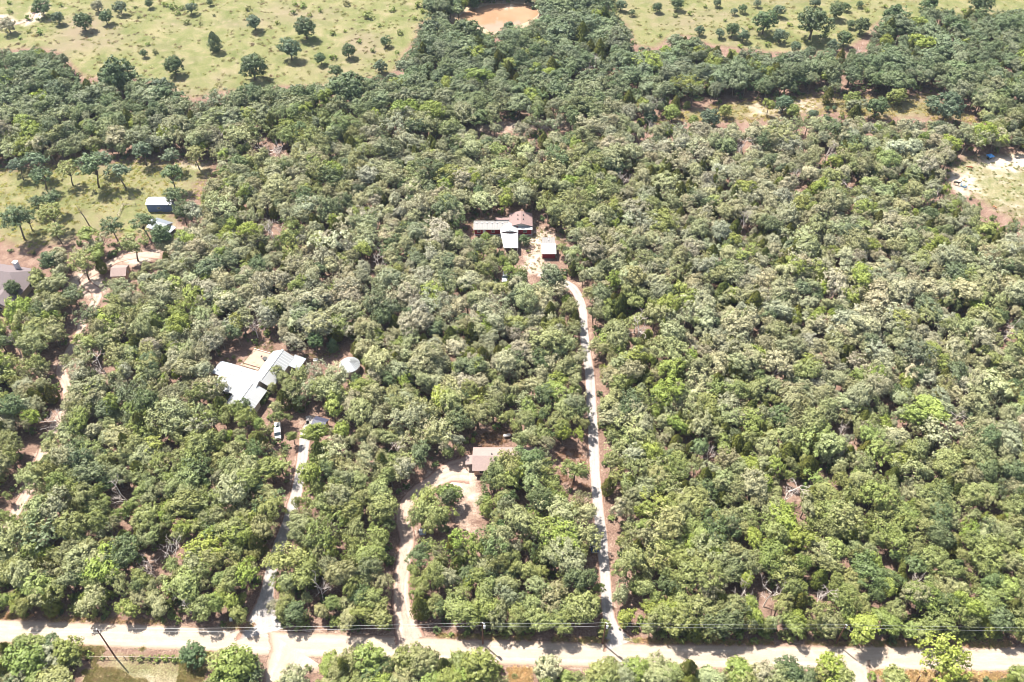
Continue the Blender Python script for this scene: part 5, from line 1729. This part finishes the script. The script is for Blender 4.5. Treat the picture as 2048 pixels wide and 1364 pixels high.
# slim pale marker pole and folding sign at the wood edge
mk = empty('marker_pole', P(209, 1216))
tag(mk, 'slim pale pole at the left wood edge', 'pole')
MB().tube([(0, 0, 0), P(208, 1182, 6.5) - P(209, 1216)], 0.05, 6).build('shaft', M['steel'], mk)
MB().cyl((0, 0), 0.12, -0.02, 0.25, 8).build('footing', M['brick'], mk)
sg = empty('folding_sign', P(463, 1240))
tag(sg, 'white folding sign at the road edge left of the gravel drive', 'sign')
MB().add([(-0.4, -0.45, 0), (0.4, -0.45, 0), (0.3, -0.03, 1.1), (-0.3, -0.03, 1.1), (-0.4, -0.41, 0), (0.4, -0.41, 0), (0.3, 0.0, 1.1), (-0.3, 0.0, 1.1)], [(0, 1, 2, 3), (7, 6, 5, 4), (0, 4, 5, 1), (1, 5, 6, 2), (2, 6, 7, 3), (3, 7, 4, 0)]).build('panel', M['white'], sg)
MB().add([(-0.4, 0.45, 0), (0.4, 0.45, 0), (0.3, 0.05, 1.1), (-0.3, 0.05, 1.1), (-0.4, 0.41, 0), (0.4, 0.41, 0), (0.3, 0.01, 1.1), (-0.3, 0.01, 1.1)], [(3, 2, 1, 0), (4, 5, 6, 7), (1, 5, 4, 0), (2, 6, 5, 1), (3, 7, 6, 2), (0, 4, 7, 3)]).build('panel', M['white'], sg)

# ------------------------------------------------------------------ fences
def fence(pxs, label, mat, hgt=1.25, rails=2, step=3.0):
    pts_ = [P(x, y) for x, y in pxs]
    e = empty('rail_fence', pts_[0])
    tag(e, label, 'fence')
    q = []
    for a, b_ in zip(pts_, pts_[1:]):
        n = max(1, round((b_ - a).length / step))
        q += [a.lerp(b_, k / n) for k in range(n)]
    q.append(pts_[-1])
    for p in q:
        r = p - pts_[0]
        MB().cyl((r.x, r.y), 0.1, -0.2, hgt + R.uniform(0, 0.15), 7, 0.08).build('post', mat, e)
    for a, b_ in zip(q, q[1:]):
        for k in range(rails):
            z = hgt * (0.9 - 0.42 * k)
            MB().tube([a - pts_[0] + Vector((0, 0, z)), b_ - pts_[0] + Vector((0, 0, z + R.uniform(-0.05, 0.05)))], 0.06, 5).build('rail', mat, e)


fence([(237, 434), (247, 412), (272, 411)], 'grey wooden rail fence in the glade left of the blue barn', M['greywood'])
fence([(150, 1318), (250, 1317), (375, 1320)], 'weathered wire fence posts in the grass below the road', M['greywood'], 1.1, 1, 3.5)

# ------------------------------------------------------------------ rough grass and weeds
gcol = bpy.data.collections.new('grass_tufts')
for i in range(4):
    g = np.random.default_rng(800 + i)
    n = 46
    d = unit(n, g, 0.9)
    pos = np.stack([g.normal(0, 0.24, n), g.normal(0, 0.24, n), np.abs(g.normal(0.14, 0.09, n))], -1)
    nn = np.cross(d, unit(n, g))
    nn /= np.linalg.norm(nn, axis=1)[:, None]
    v, q = leaves(pos, nn, 0.17, g, 0.28)
    me = crown_mesh('tuft_%d' % i, v, q, np.repeat(g.random(n), 4), M['leaf'])
    gcol.objects.link(bpy.data.objects.new('g%02d' % i, me))
gp, gs, gr2, gk, gt = [], [], [], [], []
for poly, n, smin, smax, cols in ((VERGE_SW, 3600, 0.5, 1.2, [(0.20, 0.165, 0.075), (0.14, 0.14, 0.045), (0.22, 0.175, 0.10)]), (VERGE_SE, 1100, 0.6, 1.4, [(0.36, 0.25, 0.13), (0.30, 0.22, 0.11)]), (VERGE_MID, 350, 0.6, 1.4, [(0.36, 0.25, 0.13)]),
                                  (PASTURE_W, 2000, 0.7, 2.0, [(0.15, 0.155, 0.055), (0.19, 0.175, 0.08), (0.13, 0.10, 0.06)]), (PASTURE_E, 1400, 0.7, 2.0, [(0.15, 0.155, 0.055), (0.19, 0.175, 0.08)]),
                                  (GLADE_W, 1200, 0.7, 1.6, [(0.28, 0.25, 0.09), (0.20, 0.21, 0.06)]), (HORSE_LOT, 500, 0.6, 1.4, [(0.20, 0.18, 0.08), (0.14, 0.16, 0.06)]), (YARD_R, 500, 0.5, 1.2, [(0.17, 0.12, 0.08), (0.14, 0.14, 0.05)]), (YARD_A, 600, 0.5, 1.2, [(0.20, 0.14, 0.08), (0.14, 0.14, 0.05)]), (YARD_B, 300, 0.5, 1.2, [(0.22, 0.13, 0.08), (0.15, 0.10, 0.06)]), (BARE_C, 200, 0.5, 1.2, [(0.20, 0.12, 0.08)]), (BARE_D, 150, 0.5, 1.2, [(0.20, 0.12, 0.08)]), (STRIP_E, 900, 0.7, 1.8, [(0.26, 0.22, 0.09)]),
                                  ([(-60, 1236), (500, 1258), (520, 1246), (300, 1240), (-60, 1222)], 900, 0.5, 1.2, [(0.30, 0.19, 0.12), (0.25, 0.20, 0.09)]), ([(840, 1276), (1180, 1288), (1640, 1294), (2060, 1296), (2060, 1282), (1640, 1282), (1180, 1276), (840, 1266)], 1800, 0.5, 1.3, [(0.30, 0.20, 0.12), (0.22, 0.20, 0.08)])):
    fp_ = np.array(flat(poly))
    lo, hi = fp_.min(0), fp_.max(0)
    lo, hi = np.maximum(lo, [-300, 70]), np.minimum(hi, [300, 470])
    x, y = rng.uniform(lo[0], hi[0], n * 2), rng.uniform(lo[1], hi[1], n * 2)
    k = inpoly(x, y, [tuple(p) for p in fp_]) & (vnoise(x, y, 7, 21) > 0.32)
    for nm in ('road', 'side_road', 'side_road_e', 'gravel_w', 'front_drive', 'long_drive'):
        k &= dist_path(x, y, PATHS[nm][0]) > PATHS[nm][1] + 0.3
    x, y = x[k][:n], y[k][:n]
    for a, b_ in zip(x, y):
        s = rng.uniform(smin, smax)
        gp.append((a, b_, 0)); gs.append((s, s, s * rng.uniform(0.6, 1.1))); gr2.append(rng.uniform(0, 6.28)); gk.append(int(rng.integers(4)))
        gt.append((*jitter(tuple(1.45 * q_ for q_ in cols[int(rng.integers(len(cols)))]), rng, 0.25), 1))
scatter('grass', gp, gs, gr2, gk, gt, gcol, 'tufts of dry and green grass on verges and pastures')

# ------------------------------------------------------------------ summer haze
hz = MB().box(-520, 520, -40, 640, -1.0, 206.0).build('haze', None)
k = NT('air')
pv = k.n('VolumePrincipled', None, Density=0.000055, Anisotropy=0.2)
pv.inputs['Color'].default_value = (0.62, 0.80, 1.0, 1)
hz.data.materials.append(k.done(pv, 'Volume'))
tag(hz, 'thin blue summer haze over the wood', kind='stuff')
